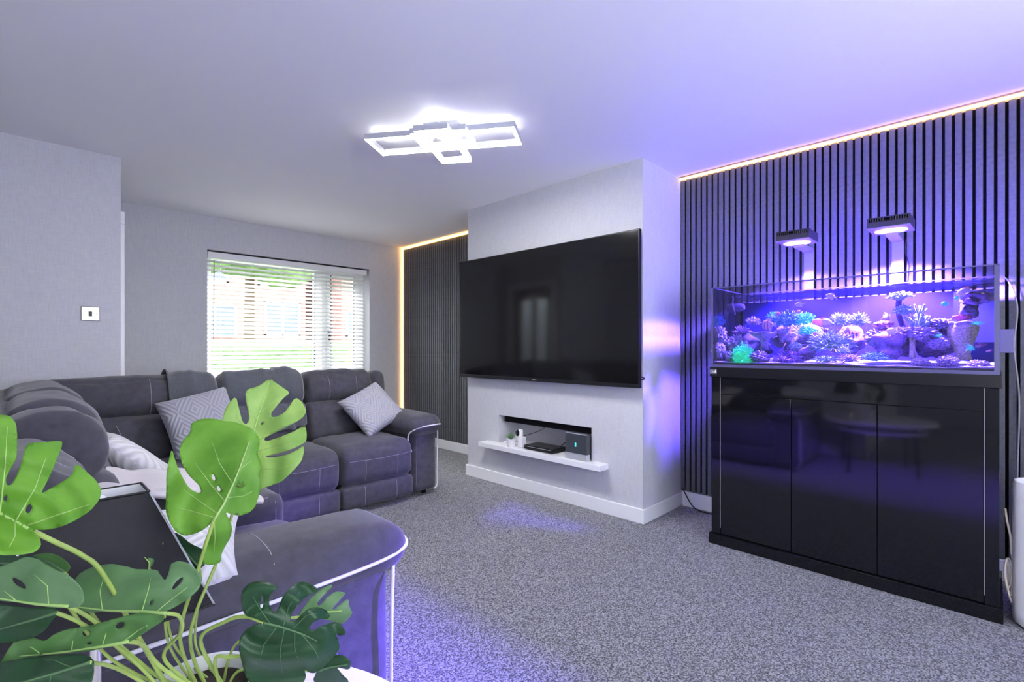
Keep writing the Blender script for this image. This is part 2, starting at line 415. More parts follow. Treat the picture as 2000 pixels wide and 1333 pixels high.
# hall door (mirrored in the television)
WOOD = mat('oak_door_wood', (.22, .13, .07), .4, noise_amt=.3, noise_scale=8)
FROST = mat('frosted_glass', (.8, .88, .9), .5, emit=(.75, .85, .9), strength=.0, trans=.85)
door = MB(); x0, x1 = XST - .075, XST - .035
for (a, b, c, d) in ((DY0 + .02, DY0 + .13, .0, DZ), (DY1 - .13, DY1 - .02, .0, DZ), (DY0 + .13, DY1 - .13, .0, .2), (DY0 + .13, DY1 - .13, DZ - .16, DZ), (4.62, 4.70, .2, DZ - .16)):
    door.bbox((x0, a, c + .005), (x1, b, d - .005), .004)
d1 = door.build('door_1', WOOD); d1['kind'] = 'structure'; d1['label'] = 'oak door with two tall frosted panes'
for (a, b) in ((DY0 + .13, 4.62), (4.70, DY1 - .13)):
    MB().box((x0 + .015, a, .2), (x1 - .015, b, DZ - .16)).build('pane', FROST, d1)
MB().tube([(x1, DY1 - .075, 1.0), (x1 + .05, DY1 - .075, 1.0), (x1 + .055, DY1 - .09, 1.0), (x1 + .055, DY1 - .19, 1.0)], .009, 8).build('door_handle', CHROME, d1, smooth=True)
ar = MB()
ar.bbox((XST - .1, DY0 - .085, 0), (XST + .036, DY0, DZ), .005); ar.bbox((XST - .1, DY1, 0), (XST + .036, DY1 + .085, DZ), .005)
ar.bbox((XST - .1, DY0 - .085, DZ), (XST + .036, DY1 + .085, DZ + .085), .005)
o = ar.build('trim_2', WHITE); o['kind'] = 'structure'; o['label'] = 'white architrave round the hall door'
area_light('hall_fill_lamp', (-.5, 4.72, 2.3), (0, 0, 0), .9, .6, 60, (.9, .95, 1))  # unseen lamp added in the closed hall to brighten the door panes

# ------------------------------------------------------------------ window, blind
win = MB(); fy0, fy1 = YW + .15, YW + .21
MX0, MX1 = 2.39, 2.52
for (a, b, c, d) in ((WX0, WX0 + .07, WZ0, WZ1), (WX1 - .07, WX1, WZ0, WZ1), (WX0 + .07, WX1 - .07, WZ0, WZ0 + .07), (WX0 + .07, WX1 - .07, WZ1 - .07, WZ1), (MX0, MX1, WZ0 + .07, WZ1 - .07)):
    win.bbox((a, fy0, c), (b, fy1, d), .006)
w1 = win.build('window_1', PVC); w1['kind'] = 'structure'; w1['label'] = 'white framed window behind the blind'
sash = MB()
for (a, b, c, d) in ((MX1, MX1 + .05, WZ0 + .07, WZ1 - .07), (WX1 - .12, WX1 - .07, WZ0 + .07, WZ1 - .07), (MX1 + .05, WX1 - .12, WZ0 + .07, WZ0 + .12), (MX1 + .05, WX1 - .12, WZ1 - .12, WZ1 - .07)):
    sash.bbox((a, fy0 - .012, c), (b, fy1 - .01, d), .006)
so = sash.build('sash', PVC, w1)
sh = MB(); sh.bbox((MX1 + .012, fy0 - .03, 1.30), (MX1 + .035, fy0 - .012, 1.34), .004); sh.bbox((MX1 + .014, fy0 - .045, 1.22), (MX1 + .032, fy0 - .03, 1.33), .004)
sh.build('handle', BLACK, so)
MB().box((WX0 + .07, fy0 + .02, WZ0 + .07), (MX0, fy0 + .026, WZ1 - .07)).build('pane', PANE, w1)
MB().box((MX1 + .05, fy0 + .02, WZ0 + .12), (WX1 - .12, fy0 + .026, WZ1 - .12)).build('pane', PANE, w1)
gk = MB()
for xx in (MX0 - .006, MX1 + .05, WX1 - .126): gk.box((xx, fy0 - .014, WZ0 + .1), (xx + .006, fy0 + .02, WZ1 - .1))
gk.build('gasket', BLACK, w1)
MB().bbox((WX0 + .002, YW - .03, WZ0 - .03), (WX1 - .002, YW + .16, WZ0 + .004), .008).build('window_sill', PVC, w1)

w2 = MB()
for (a, b, c, d) in ((-.4, -.33, .85, 2.15), (2.23, 2.3, .85, 2.15), (-.33, 2.23, .85, .92), (-.33, 2.23, 2.08, 2.15), (.92, .99, .92, 2.08)): w2.bbox((a, YN - .085, c), (b, YN - .025, d), .006)
w2 = w2.build('window_2_added', PVC); w2['kind'] = 'structure'; w2['label'] = 'added white window frame in the unseen near end wall'  # window made up to give the fill lamp outside an opening
for (a, b) in ((-.33, .92), (.99, 2.23)): MB().box((a, YN - .06, .92), (b, YN - .054, 2.08)).build('pane', PANE, w2)

pd = MB()
for (a, b, c, d) in ((-1.44, -1.36, .02, 2.12), (-.24, -.16, .02, 2.12), (-1.36, -.24, .02, .12), (-1.36, -.24, 2.04, 2.12)): pd.bbox((XP - .085, a, c), (XP - .025, b, d), .006)
pd = pd.build('door_2_added', PVC); pd['kind'] = 'structure'; pd['label'] = 'added white glazed patio door at the unseen dining end'  # unseen door put in to let sky light reach the room
MB().box((XP - .06, -1.36, .12), (XP - .054, -.24, 2.04)).build('pane', PANE, pd)
bl = thing('venetian_blind', (2.14, YW + .06, WZ0), 'white venetian blind with wide open slats hanging in the window', 'blind')
BX0, BX1, BY = WX0 + .012, WX1 - .05, YW + .055
MB().bbox((BX0, BY - .03, WZ1 - .072), (BX1 + .03, BY + .035, WZ1 - .014), .004).build('headrail', PVC, bl)
MB().box((BX0, BY - .02, WZ1 - .013), (BX1 + .03, BY + .02, WZ1 - .002)).build('bracket_gap', BLACK, bl)
SLATW = mat('white_blind_slat', (.90, .90, .90), .35)
nt_ = SLATW.node_tree; tl_ = nt_.nodes.new('ShaderNodeBsdfTranslucent'); tl_.inputs['Color'].default_value = (.85, .86, .88, 1)
mx_ = nt_.nodes.new('ShaderNodeMixShader'); mx_.inputs[0].default_value = .12
nt_.links.new(nt_.nodes['Principled BSDF'].outputs[0], mx_.inputs[1]); nt_.links.new(tl_.outputs[0], mx_.inputs[2]); nt_.links.new(mx_.outputs[0], nt_.nodes['Material Output'].inputs[0])
pr = None; z = WZ1 - .10; nsl = 0
while z > WZ0 + .05:
    if pr is None:
        m = MB(); a = R(33); Mx = Matrix.Rotation(a, 4, 'X')
        m.box((BX0, -.025, -.0014), (BX1, .025, .0014), Mx); m.v = [v + Vector((0, BY, 0)) for v in m.v]
        pr = m.build('slat', SLATW, bl); pr.location = (0, 0, 0)
        zb = root_loc(bl).z
        pr.data.transform(Matrix.Translation((0, 0, zb))); pr.location = (0, 0, z - zb)
    else: copy_part(pr, bl, (0, 0, z - zb))
    z -= .0424; nsl += 1
MB().bbox((BX0, BY - .026, WZ0 + .012), (BX1, BY + .026, WZ0 + .03), .004).build('bottom_rail', PVC, bl)
for xx in (BX0 + .12, (BX0 + BX1) / 2 - .12, (BX0 + BX1) / 2 + .3, BX1 - .1):
    for yy in (-.027, .027):
        MB().tube([(xx, BY + yy, WZ0 + .02), (xx, BY + yy, WZ1 - .07)], .0012, 4).build('ladder_cord', SLATW, bl)
MB().tube([(BX0 + .05, BY - .036, WZ1 - .09), (BX0 + .045, BY - .038, 1.22)], .004, 6).build('tilt_wand', CABLEG, bl)
MB().tube([(BX1 - .03, BY - .034, WZ1 - .07), (BX1 - .028, BY - .036, 1.26), (BX1 - .028, BY - .036, 1.20)], [.0015, .0015, .006], 6).build('pull_cord', SLATW, bl)

# ------------------------------------------------------------------ outside
GRASSM = mat('lawn_and_drive', (.28, .31, .22), .9, noise_amt=.3, noise_scale=2)
BRICK = mat('red_brick', (.34, .20, .17), .9, noise_amt=.25, noise_scale=5)
ROOFM = mat('brown_roof_tile', (.25, .18, .15), .9, noise_amt=.2, noise_scale=4)
HEDGE = mat('hedge_leaves', (.10, .19, .06), .8, noise_amt=.6, noise_scale=14)
TREE = mat('tree_leaves', (.14, .24, .07), .8, noise_amt=.5, noise_scale=6)
WGLASS = mat('far_window_glass', (.12, .16, .22), .1)
BARK = mat('bark', (.13, .09, .06), .9)
struct('ground_outside', MB().box((-30, YW + .3, -.45), (60, 70, -.3)), GRASSM)
def house(x0, x1, y, label, cols):
    h = thing('brick_house', ((x0 + x1) / 2, y, -.3), label, 'house')
    MB().box((x0, y, -.3), (x1, y + 7, 5.2)).build('wall', BRICK, h)
    MB().add([(x0-.3, y-.4, 5.2), (x1+.3, y-.4, 5.2), (x1+.3, y+7.4, 5.2), (x0-.3, y+7.4, 5.2), (x0-.3, y+3.5, 7.8), (x1+.3, y+3.5, 7.8)],
             [(0,1,5,4),(2,3,4,5),(1,2,5),(3,0,4),(0,3,2,1)]).build('roof', ROOFM, h)
    for (cx, cz, w, hh) in cols:
        fr = MB()
        for (a, b, c, d) in ((-w/2, -w/2+.09, -hh/2, hh/2), (w/2-.09, w/2, -hh/2, hh/2), (-w/2, w/2, hh/2-.09, hh/2), (-w/2, w/2, -hh/2, -hh/2+.09), (-.045, .045, -hh/2, hh/2)):
            fr.box((cx + a, y - .06, cz + c), (cx + b, y + .02, cz + d))
        f = fr.build('window_frame', PVC, h)
        MB().box((cx - w/2 + .05, y - .03, cz - hh/2 + .05), (cx + w/2 - .05, y - .01, cz + hh/2 - .05)).build('pane', WGLASS, f)
    return h
house(2.5, 9.2, 22, 'red brick house across the road with white window frames, seen left of the mullion', [(5.6, 2.2, 1.6, 1.3), (8.2, 2.4, 1.5, 1.5), (5.4, 4.2, 1.4, 1.0), (7.9, 4.2, 1.4, 1.0)])
house(10.4, 17, 21, 'red brick house seen through the window on the casement side', [(11.4, 2.2, 1.6, 1.2), (13.6, 2.4, 1.6, 1.3), (12.2, 4.3, 1.5, 1.0)])
def blob_tree(name, c, r, trunk, label, cat, n=26, seed=1):
    rnd = random.Random(seed); t = thing(name, (c[0], c[1], trunk), label, cat); mb = MB()
    for i in range(n):
        d = Vector((rnd.gauss(0, 1), rnd.gauss(0, 1), rnd.gauss(0, 1))).normalized() * rnd.uniform(.3, .8)
        q = (c[0] + d.x * r[0], c[1] + d.y * r[1], c[2] + d.z * r[2]); s = rnd.uniform(.3, .5)
        off = rnd.random() * 50
        mb.sphere(q, (r[0] * s, r[1] * s, r[2] * s), 3, lambda v: 1 + .35 * noise.noise(Vector((v.x * 4 + off, v.y * 4, v.z * 4))) + .25 * noise.noise(Vector((v.x * 11, v.y * 11 + off, v.z * 11))))
    mb.build('crown', TREE, t, smooth=True)
    MB().tube([(c[0], c[1], trunk), (c[0] + .05, c[1], c[2])], [.16, .09], 8).build('trunk', BARK, t, smooth=True)
blob_tree('garden_tree', (4.2, 13.5, 4.3), (2.2, 1.6, 1.7), -.3, 'leafy green tree beyond the hedge, upper part of the window', 'tree', 30, 3)
hd = thing('clipped_hedge', (4, 8.6, -.3), 'clipped green hedge outside along the lower half of the window', 'hedge')
mb = MB(); mb.soft((-1.5, 8.2, -.3), (10, 9.2, 1.22), .12, 60, (0, 0, 0), None, .10, 3.3); mb.build('foliage', HEDGE, hd, smooth=False)
bs = MB(); bs.sphere((4.15, 7.2, .75), (.42, .4, .62), 4, lambda v: 1 + .3 * noise.noise(v * 5) + .25 * noise.noise(v * 14))
tag(bs.build('shrub', mat('yellow_green_leaves', (.33, .40, .08), .8, noise_amt=.5, noise_scale=20), origin=(4.15, 7.2, .1)), 'yellow-green shrub outside the casement window', 'shrub')

# ------------------------------------------------------------------ light switch
sw = thing('light_switch', (.348, YST, 1.37), 'brushed steel light switch plate on the grey wall', 'switch')
MB().bbox((.302, YST - .004, 1.326), (.394, YST, 1.415), .002).build('back_gasket', BLACK, sw)
MB().bbox((.304, YST - .008, 1.328), (.392, YST - .003, 1.413), .003).build('plate', CHROME, sw)
MB().bbox((.338, YST - .013, 1.354), (.356, YST - .007, 1.386), .002).build('rocker', BLACK, sw)
for xx in (.316, .378): MB().tube([(xx, YST - .0095, 1.37), (xx, YST - .006, 1.37)], .003, 10).build('screw', BLACKM, sw)

# ------------------------------------------------------------------ LED strips
def strip(a, b, label):
    tag(MB().box(a, b).build('led_strip', LEDW, origin=a), label, 'light strip', 'warm LED strips edging the slatted wall')
strip((XF - .014, -1.0, 2.380), (XF + .004, YC0 - .006, 2.391), 'warm LED strip along the ceiling above the aquarium')
strip((XF - .014, YC1 + .006, 2.380), (XF + .004, YW - .012, 2.391), 'warm LED strip along the ceiling left of the chimney breast')
strip((XF - .014, YW - .024, .11), (XF + .002, YW - .010, 2.379), 'vertical warm LED strip in the corner beside the window wall')
tr = MB().bbox((XF - .018, -1.0, 2.392), (XS, YC0 - .002, 2.40), .001).build('trim_3', mat('tan_edge_trim', (.42, .26, .14), .5)); tr['kind'] = 'structure'

# ------------------------------------------------------------------ ceiling light
cl = thing('ceiling_light', (1.70, 2.21, H), 'modern ceiling light of three overlapping glowing rectangular frames', 'ceiling light')
ang = -R(56.4)
def led_frame(c, L, Wd, z, hgt=.030, w=.020):
    Mx = Matrix.Translation((c[0], c[1], z)) @ Matrix.Rotation(ang, 4, 'Z'); sh = MB(); di = MB(); k = .0035
    for s in (-1, 1):
        sh.box((-L/2, s*Wd/2, 0), (L/2, s*(Wd/2 - k), hgt), Mx); di.box((-L/2 + k, s*(Wd/2 - k), -.001), (L/2 - k, s*(Wd/2 - w), .002), Mx); sh.box((-L/2 + k, s*(Wd/2 - k), .002), (L/2 - k, s*(Wd/2 - w), hgt), Mx)
        sh.box((s*L/2, -Wd/2 + k, 0), (s*(L/2 - k), Wd/2 - k, hgt), Mx); di.box((s*(L/2 - k), -Wd/2 + w, -.001), (s*(L/2 - w), Wd/2 - w, .002), Mx); sh.box((s*(L/2 - k), -Wd/2 + w, .002), (s*(L/2 - w), Wd/2 - w, hgt), Mx)
    f = sh.build('frame', ALU, cl); di.build('diffuser', LEDC, f)
led_frame((1.722, 2.235), .86, .24, 2.325); led_frame((1.695, 2.195), .185, .46, 2.275); led_frame((1.665, 2.165), .31, .215, 2.30)
Mx = Matrix.Translation((1.69, 2.20, 0)) @ Matrix.Rotation(ang, 4, 'Z')
MB().bbox((-.10, -.05, 2.355), (.10, .05, H), .004, Mx).build('canopy', ALU, cl)
MB().box((-.02, -.14, 2.33), (.02, .14, 2.356), Mx).build('bracket', ALU, cl)
for (a, b) in ((-.07, 0), (.07, 0), (0, -.08), (0, .08)):
    MB().box((a - .006, b - .006, 2.29), (a + .006, b + .006, 2.36), Mx).build('spacer', ALU, cl)

# ------------------------------------------------------------------ television
TX = 2.82; TY0, TY1, TZ0, TZ1 = 1.628, 3.435, .893, 1.922
tv = thing('television', (TX + .03, 2.53, TZ0), 'very large black flat television mounted on the chimney breast', 'television')
MB().bbox((TX, TY0, TZ0), (TX + .028, TY1, TZ1), .003).build('housing', BLACKM, tv)
MB().box((TX - .0012, TY0 + .008, TZ0 + .028), (TX + .002, TY1 - .008, TZ1 - .008)).build('screen', SCREEN, tv)
MB().bbox((TX - .002, TY0 + .004, TZ0 + .002), (TX + .004, TY1 - .004, TZ0 + .026), .002).build('lower_bezel', BLACKM, tv)
MB().box((TX - .0035, 2.51, TZ0 + .010), (TX - .001, 2.55, TZ0 + .016)).build('badge', ALU, tv)
MB().bbox((TX + .028, 1.95, 1.1), (TX + .055, 3.1, 1.6), .008).build('rear_cover', BLACK, tv)
MB().box((TX + .055, 2.2, 1.2), (XC - .002, 2.8, 1.5)).build('wall_bracket', BLACKM, tv)
tag(MB().tube(smooth_path([(TX + .04, TY0 + .02, .97), (TX + .05, TY0 - .01, .955), (XC - .004, YC0 + .01, .945)]), .004, 6).build('television_cable', BLACK, origin=(TX + .04, TY0, .96), smooth=True), 'short black cable behind the lower corner of the television', 'cable')

# ------------------------------------------------------------------ shelf and the things on it
SHZ = .350
tag(MB().bbox((2.79, 1.911, .312), (XC, 3.148, SHZ), .003).bbox((XC - .002, NY0 + .001, .323), (XC + ND - .001, NY1 - .001, SHZ), .001).build('floating_shelf', WHITE, origin=(2.85, 2.5, .312)), 'white floating shelf running through the media niche', 'shelf')
sb = thing('soundbar', (2.97, 2.52, .525), 'long black soundbar fixed under the top of the niche', 'soundbar')
MB().bbox((2.93, NY0 + .012, .527), (3.02, NY1 - .03, .578), .008).build('cabinet', BLACK, sb)
MB().box((2.9285, NY0 + .03, .532), (2.931, NY1 - .05, .573)).build('grille', FELT, sb)
ro = thing('wifi_router', (2.86, 2.145, SHZ), 'upright dark grey router with a silver foot on the niche shelf', 'router')
GREYP = mat('dark_slate_plastic', (.055, .062, .07), .35); SILV = mat('silver_plastic', (.55, .57, .60), .35, metal=.4)
Mr = Matrix.Translation((2.845, 2.145, SHZ))
MB().bbox((-.012, -.095, .045), (.03, .095, .188), .004, Mr).build('body', GREYP, ro)
MB().bbox((-.014, -.095, .001), (.03, .095, .045), .004, Mr).build('foot', SILV, ro)
MB().bbox((.03, -.092, .004), (.055, -.02, .18), .008, Mr).build('rear_fin', BLACK, ro)
MB().box((-.0135, -.094, .184), (.0, .094, .1895), Mr).build('top_trim', SILV, ro)
CY = mat('cyan_logo_glow', (.1, .7, .7), .5, emit=(.1, .9, .85), strength=.8)
m = MB(); m.box((-.0142, -.004, .095), (-.0125, -.0015, .122), Mr); m.box((-.0142, -.0015, .119), (-.0125, .006, .122), Mr); m.box((-.0142, .0035, .095), (-.0125, .006, .119), Mr); m.box((-.0142, -.0015, .095), (-.0125, .0035, .098), Mr)
m.build('glowing_logo', CY, ro)  # router logo mark; its glow is put into the material
st = thing('set_top_box', (2.9, 2.52, SHZ), 'flat black set-top box lying on the niche shelf', 'set-top box')
MB().bbox((2.845, 2.375, SHZ + .004), (3.01, 2.665, SHZ + .036), .007).build('body', BLACK, st)
MB().box((2.8435, 2.385, SHZ + .026), (2.846, 2.655, SHZ + .029)).build('front_trim', SILV, st)
for (xx, yy) in ((2.87, 2.4), (2.87, 2.64), (2.99, 2.4), (2.99, 2.64)): MB().tube([(xx, yy, SHZ), (xx, yy, SHZ + .006)], .008, 8).build('foot', BLACK, st)
tag(MB().tube(smooth_path([(2.97, 2.40, SHZ + .03), (2.96, 2.34, SHZ + .08), (2.93, 2.24, SHZ + .11), (2.90, 2.215, SHZ + .10)]), .003, 6).build('router_cable', BLACK, origin=(2.95, 2.3, SHZ), smooth=True), 'black lead between the set-top box and the router', 'cable')
sp = thing('succulent_pot', (2.835, 2.80, SHZ), 'tiny green succulent in a white pot on the niche shelf', 'potted plant')
MB().lathe([(.030, 0), (.037, .03), (.040, .066), (.036, .066), (.034, .055)], (2.835, 2.80, SHZ), 24, True, True).build('pot', POTW, sp, smooth=True, angle=50)
SUC = mat('succulent_green', (.10, .20, .09), .5); rnd = random.Random(5)
for i in range(16):
    q = i * 2.4; t = .25 + .75 * i / 16; r = .042 * t; zz = SHZ + .062
    d = Vector((math.cos(q), math.sin(q), 0)); b = Vector((2.835, 2.80, zz))
    MB().tube([b + d * .004, b + d * r * .5 + Vector((0, 0, .022 * (1.5 - t))), b + d * r + Vector((0, 0, .040 * (1.6 - t)))], [.004, .006, .0008], 6).build('leaf', SUC, sp, smooth=True)
sc = thing('security_camera', (2.90, 2.80, SHZ), 'white indoor security camera with a black lens face, behind the succulent', 'camera')
MB().lathe([(.030, 0), (.030, .012), (.014, .018), (.012, .03)], (2.925, 2.79, SHZ), 24).build('base', WHITE, sc, smooth=True, angle=40)
MB().bbox((2.90, 2.757, SHZ + .026), (2.95, 2.823, SHZ + .135), .03).build('body', WHITE, sc, smooth=True)
MB().lathe([(.0005, .0), (.021, .0), (.021, .004), (.0005, .006)], (0, 0, 0), 24, False).build('face', BLACK, sc, smooth=True)
fo = [c for c in sc.children if c.name.startswith('face')][0]; fo.matrix_local = Matrix.Translation((0, -.012, .108)) @ Matrix.Rotation(R(-90), 4, 'Y') @ Matrix.Scale(1.35, 4, (1, 0, 0))
fo.data.transform(Matrix.Translation(root_loc(sc)))
tag(MB().bbox((2.86, 2.70, SHZ), (2.91, 2.748, SHZ + .085), .006).build('smart_plug_block', WHITE, origin=(2.885, 2.724, SHZ)), 'small white block standing beside the security camera', 'block')
tag(MB().bbox((2.88, 2.88, SHZ), (2.92, 2.93, SHZ + .026), .004).build('white_adapter', WHITE, origin=(2.9, 2.905, SHZ)), 'low white adapter lying left of the succulent', 'adapter')
tag(MB().tube(smooth_path([(2.93, 2.74, SHZ + .085), (3.0, 2.66, SHZ + .12), (3.05, 2.60, SHZ + .165), (3.06, 2.58, SHZ + .18)]), .0025, 6).build('soundbar_cable', BLACK, origin=(3, 2.65, SHZ), smooth=True), 'thin dark cable rising to the soundbar in the niche', 'cable')
tag(MB().tube(smooth_path([(XF - .01, YC0 - .02, .13), (XF - .025, YC0 - .05, .10), (XF - .03, YC0 - .10, .03), (XF - .05, YC0 - .17, .006), (XF - .04, YC0 - .30, .006)]), .004, 6).build('floor_cable', BLACK, origin=(XF, YC0 - .1, 0), smooth=True), 'thin black cable dropping to the carpet beside the chimney breast', 'cable')

# ================================================================== AQUARIUM
AX, AX1, AY0, AY1 = 2.907, 3.400, -.012, 1.200
CZ = .985                                   # top of the cabinet carcass
cb = thing('aquarium_cabinet', (3.15, .59, 0), 'black gloss three-door cabinet carrying the aquarium', 'cabinet')
MB().box((AX + .022, AY0 + .01, .06), (AX1, AY1 - .01, CZ)).build('carcass', BLACK, cb)
MB().bbox((AX - .012, AY0 - .012, 0), (AX1, AY1 + .012, .062), .003).build('plinth', BLACKGLOSS, cb)
MB().bbox((AX - .008, AY0 - .008, CZ), (AX1 + .01, AY1 + .008, 1.042), .003).build('top_slab', BLACK, cb)
ys = [PX(1407, 900, AX).y, PX(1545, 900, AX).y, PX(1713, 900, AX).y, PX(1922, 900, AX).y]
MB().bbox((AX, ys[0] + .002, .062), (AX + .022, AY1, CZ), .002).build('corner_post', BLACKGLOSS, cb)
MB().bbox((AX, AY0, .062), (AX + .022, ys[3] - .002, CZ), .002).build('corner_post', BLACKGLOSS, cb)
MB().bbox((AX + .002, ys[3], .885), (AX + .022, ys[0], CZ), .0015).build('fascia_panel', BLACKGLOSS, cb)
for i in range(3):
    MB().bbox((AX + .002, ys[i+1] + .0015, .066), (AX + .022, ys[i] - .0015, .882), .0015).build('door', BLACKGLOSS, cb)
for yy in (ys[0] + .001, ys[3] - .001):
    MB().box((AX + .0005, yy - .001, .10), (AX + .003, yy + .001, CZ - .002)).build('edge_strip', CABLEG, cb)
for yy in (AY0 + .10, AY1 - .10): MB().tube([(AX + .03, yy, 0), (AX + .03, yy, .01)], .012, 10).build('levelling_foot', ALU, cb)
# maker's badge on the slab
BADGE = mat('badge_white_print', (.75, .75, .78), .4)
bd = MB().bbox((AX - .0105, 1.166, 1.000), (AX - .007, 1.205, 1.030), .001).build('badge', mat('badge_grey', (.10, .10, .12), .4), cb)
def text_mesh(body, size, Mx, name, material, parent):
    cu = bpy.data.curves.new(name, 'FONT'); cu.body = body; cu.size = size; cu.align_x = 'LEFT'; cu.extrude = .0002
    tmp = bpy.data.objects.new('tmp', cu); COL.objects.link(tmp); dg = bpy.context.evaluated_depsgraph_get()
    me = bpy.data.meshes.new_from_object(tmp.evaluated_get(dg)); bpy.data.objects.remove(tmp)
    me.transform(Matrix.Translation(-root_loc(parent)) @ Mx); me.materials.clear(); me.materials.append(material)
    o = bpy.data.objects.new(name, me); COL.objects.link(o); o.parent = parent
    return o
text_mesh('DD', .020, Matrix.Translation((AX - .0112, 1.203, 1.007)) @ Matrix.Rotation(R(-90), 4, 'Z') @ Matrix.Rotation(R(90), 4, 'X'), 'lettering', BADGE, bd)
m = MB(); m.sphere((AX - .011, 1.172, 1.013), (.001, .006, .007), 2); m.sphere((AX - .011, 1.170, 1.022), (.001, .003, .004), 2); m.sphere((AX - .011, 1.177, 1.017), (.001, .002, .004), 1)
m.build('emblem', BADGE, bd, smooth=True)

TZ_0, TZ_1, WL = 1.042, 1.507, 1.452
tk = thing('aquarium_tank', (3.15, .59, TZ_0), 'rimless glass aquarium glowing violet on the black cabinet', 'aquarium')
g = .010
VBACK = mat('film_with_water_glow', (.035, .03, .19), .45)  # backing film; glow of light scattered in the water put into its blue
MB().box((AX, AY0, TZ_0 + .002), (AX + g, AY1, TZ_1)).build('front_pane', TANKGLASS, tk)
MB().box((AX1 - g, AY0, TZ_0 + .002), (AX1, AY1, TZ_1)).build('back_pane', PANE, tk)
EDGE = mat('glass_edge_violet', (.10, .09, .22), .25)
MB().box((AX + g, AY1 - g, TZ_0 + .002), (AX1 - g, AY1, TZ_1)).build('side_pane', ENDGLASS, tk)
MB().box((AX + g, AY0, TZ_0 + .002), (AX1 - g, AY0 + g, TZ_1)).build('side_pane', ENDGLASS, tk)
MB().box((AX + g, AY0 + g, TZ_0 + .002), (AX1 - g, AY1 - g, TZ_0 + .012)).build('base_pane', EDGE, tk)
m = MB()
for (a, b) in (((AX - .001, AY0 - .001, TZ_1 - .002), (AX + g, AY1 + .001, TZ_1 + .004)), ((AX1 - g, AY0, TZ_1 - .002), (AX1, AY1, TZ_1 + .004)), ((AX + g, AY1 - g, TZ_1 - .002), (AX1 - g, AY1, TZ_1 + .004)), ((AX + g, AY0, TZ_1 - .002), (AX1 - g, AY0 + g, TZ_1 + .004))): m.box(a, b)
m.build('rim', EDGE, tk)
m = MB()
m.box((AX - .001, AY0 - .001, TZ_0), (AX + g, AY1 + .001, TZ_0 + .016))
m.box((AX - .001, AY1 - .010, TZ_0 + .016), (AX + .002, AY1 + .001, TZ_1)); m.box((AX - .001, AY0 - .001, TZ_0 + .016), (AX + .002, AY0 + .016, TZ_1))
m.build('silicone_edge', EDGE, tk)
MB().box((AX1 - g - .004, AY0 + g, TZ_0 + .012), (AX1 - g, AY1 - g, WL - .005)).build('background_film', VBACK, tk)
MB().grid([[Vector((AX + g + (AX1 - AX - 2*g - .004) * i / 8, AY0 + g + (AY1 - AY0 - 2*g) * j / 20, WL)) for j in range(21)] for i in range(9)]).build('water_surface', WATER, tk)
MB().box((AX1 - .14, AY0 + g, TZ_0 + .14), (AX1 - g - .004, AY0 + .16, WL - .02)).build('overflow_box', mat('slate_blue_plastic', (.07, .08, .17), .4), tk)
# rippled sand bed: grains nobody could count
SAND = mat('white_aragonite_sand', (.88, .86, .84), .9, noise_amt=.25, noise_scale=180, bump=.6, bump_scale=260)
def sand_z(x, y): return TZ_0 + .030 + .008 * noise.noise(Vector((x * 9, y * 7, 3))) + .014 * (x - AX) / .5
P = [[Vector((AX + g + .001 + (AX1 - AX - 2*g - .008) * i / 16, AY0 + g + .001 + (AY1 - AY0 - 2*g - .002) * j / 48, 0)) for j in range(49)] for i in range(17)]
for row in P:
    for p in row: p.z = sand_z(p.x, p.y)
m = MB().grid(P); n0 = len(m.v)
m.grid([[P[0][j] for j in range(49)], [Vector((P[0][j].x, P[0][j].y, TZ_0 + .0125)) for j in range(49)]])
sd = m.build('sand', SAND, origin=(3.15, .59, TZ_0 + .012), smooth=True); tag(sd, 'pale sand bed along the bottom of the aquarium', 'sand', kind='stuff')

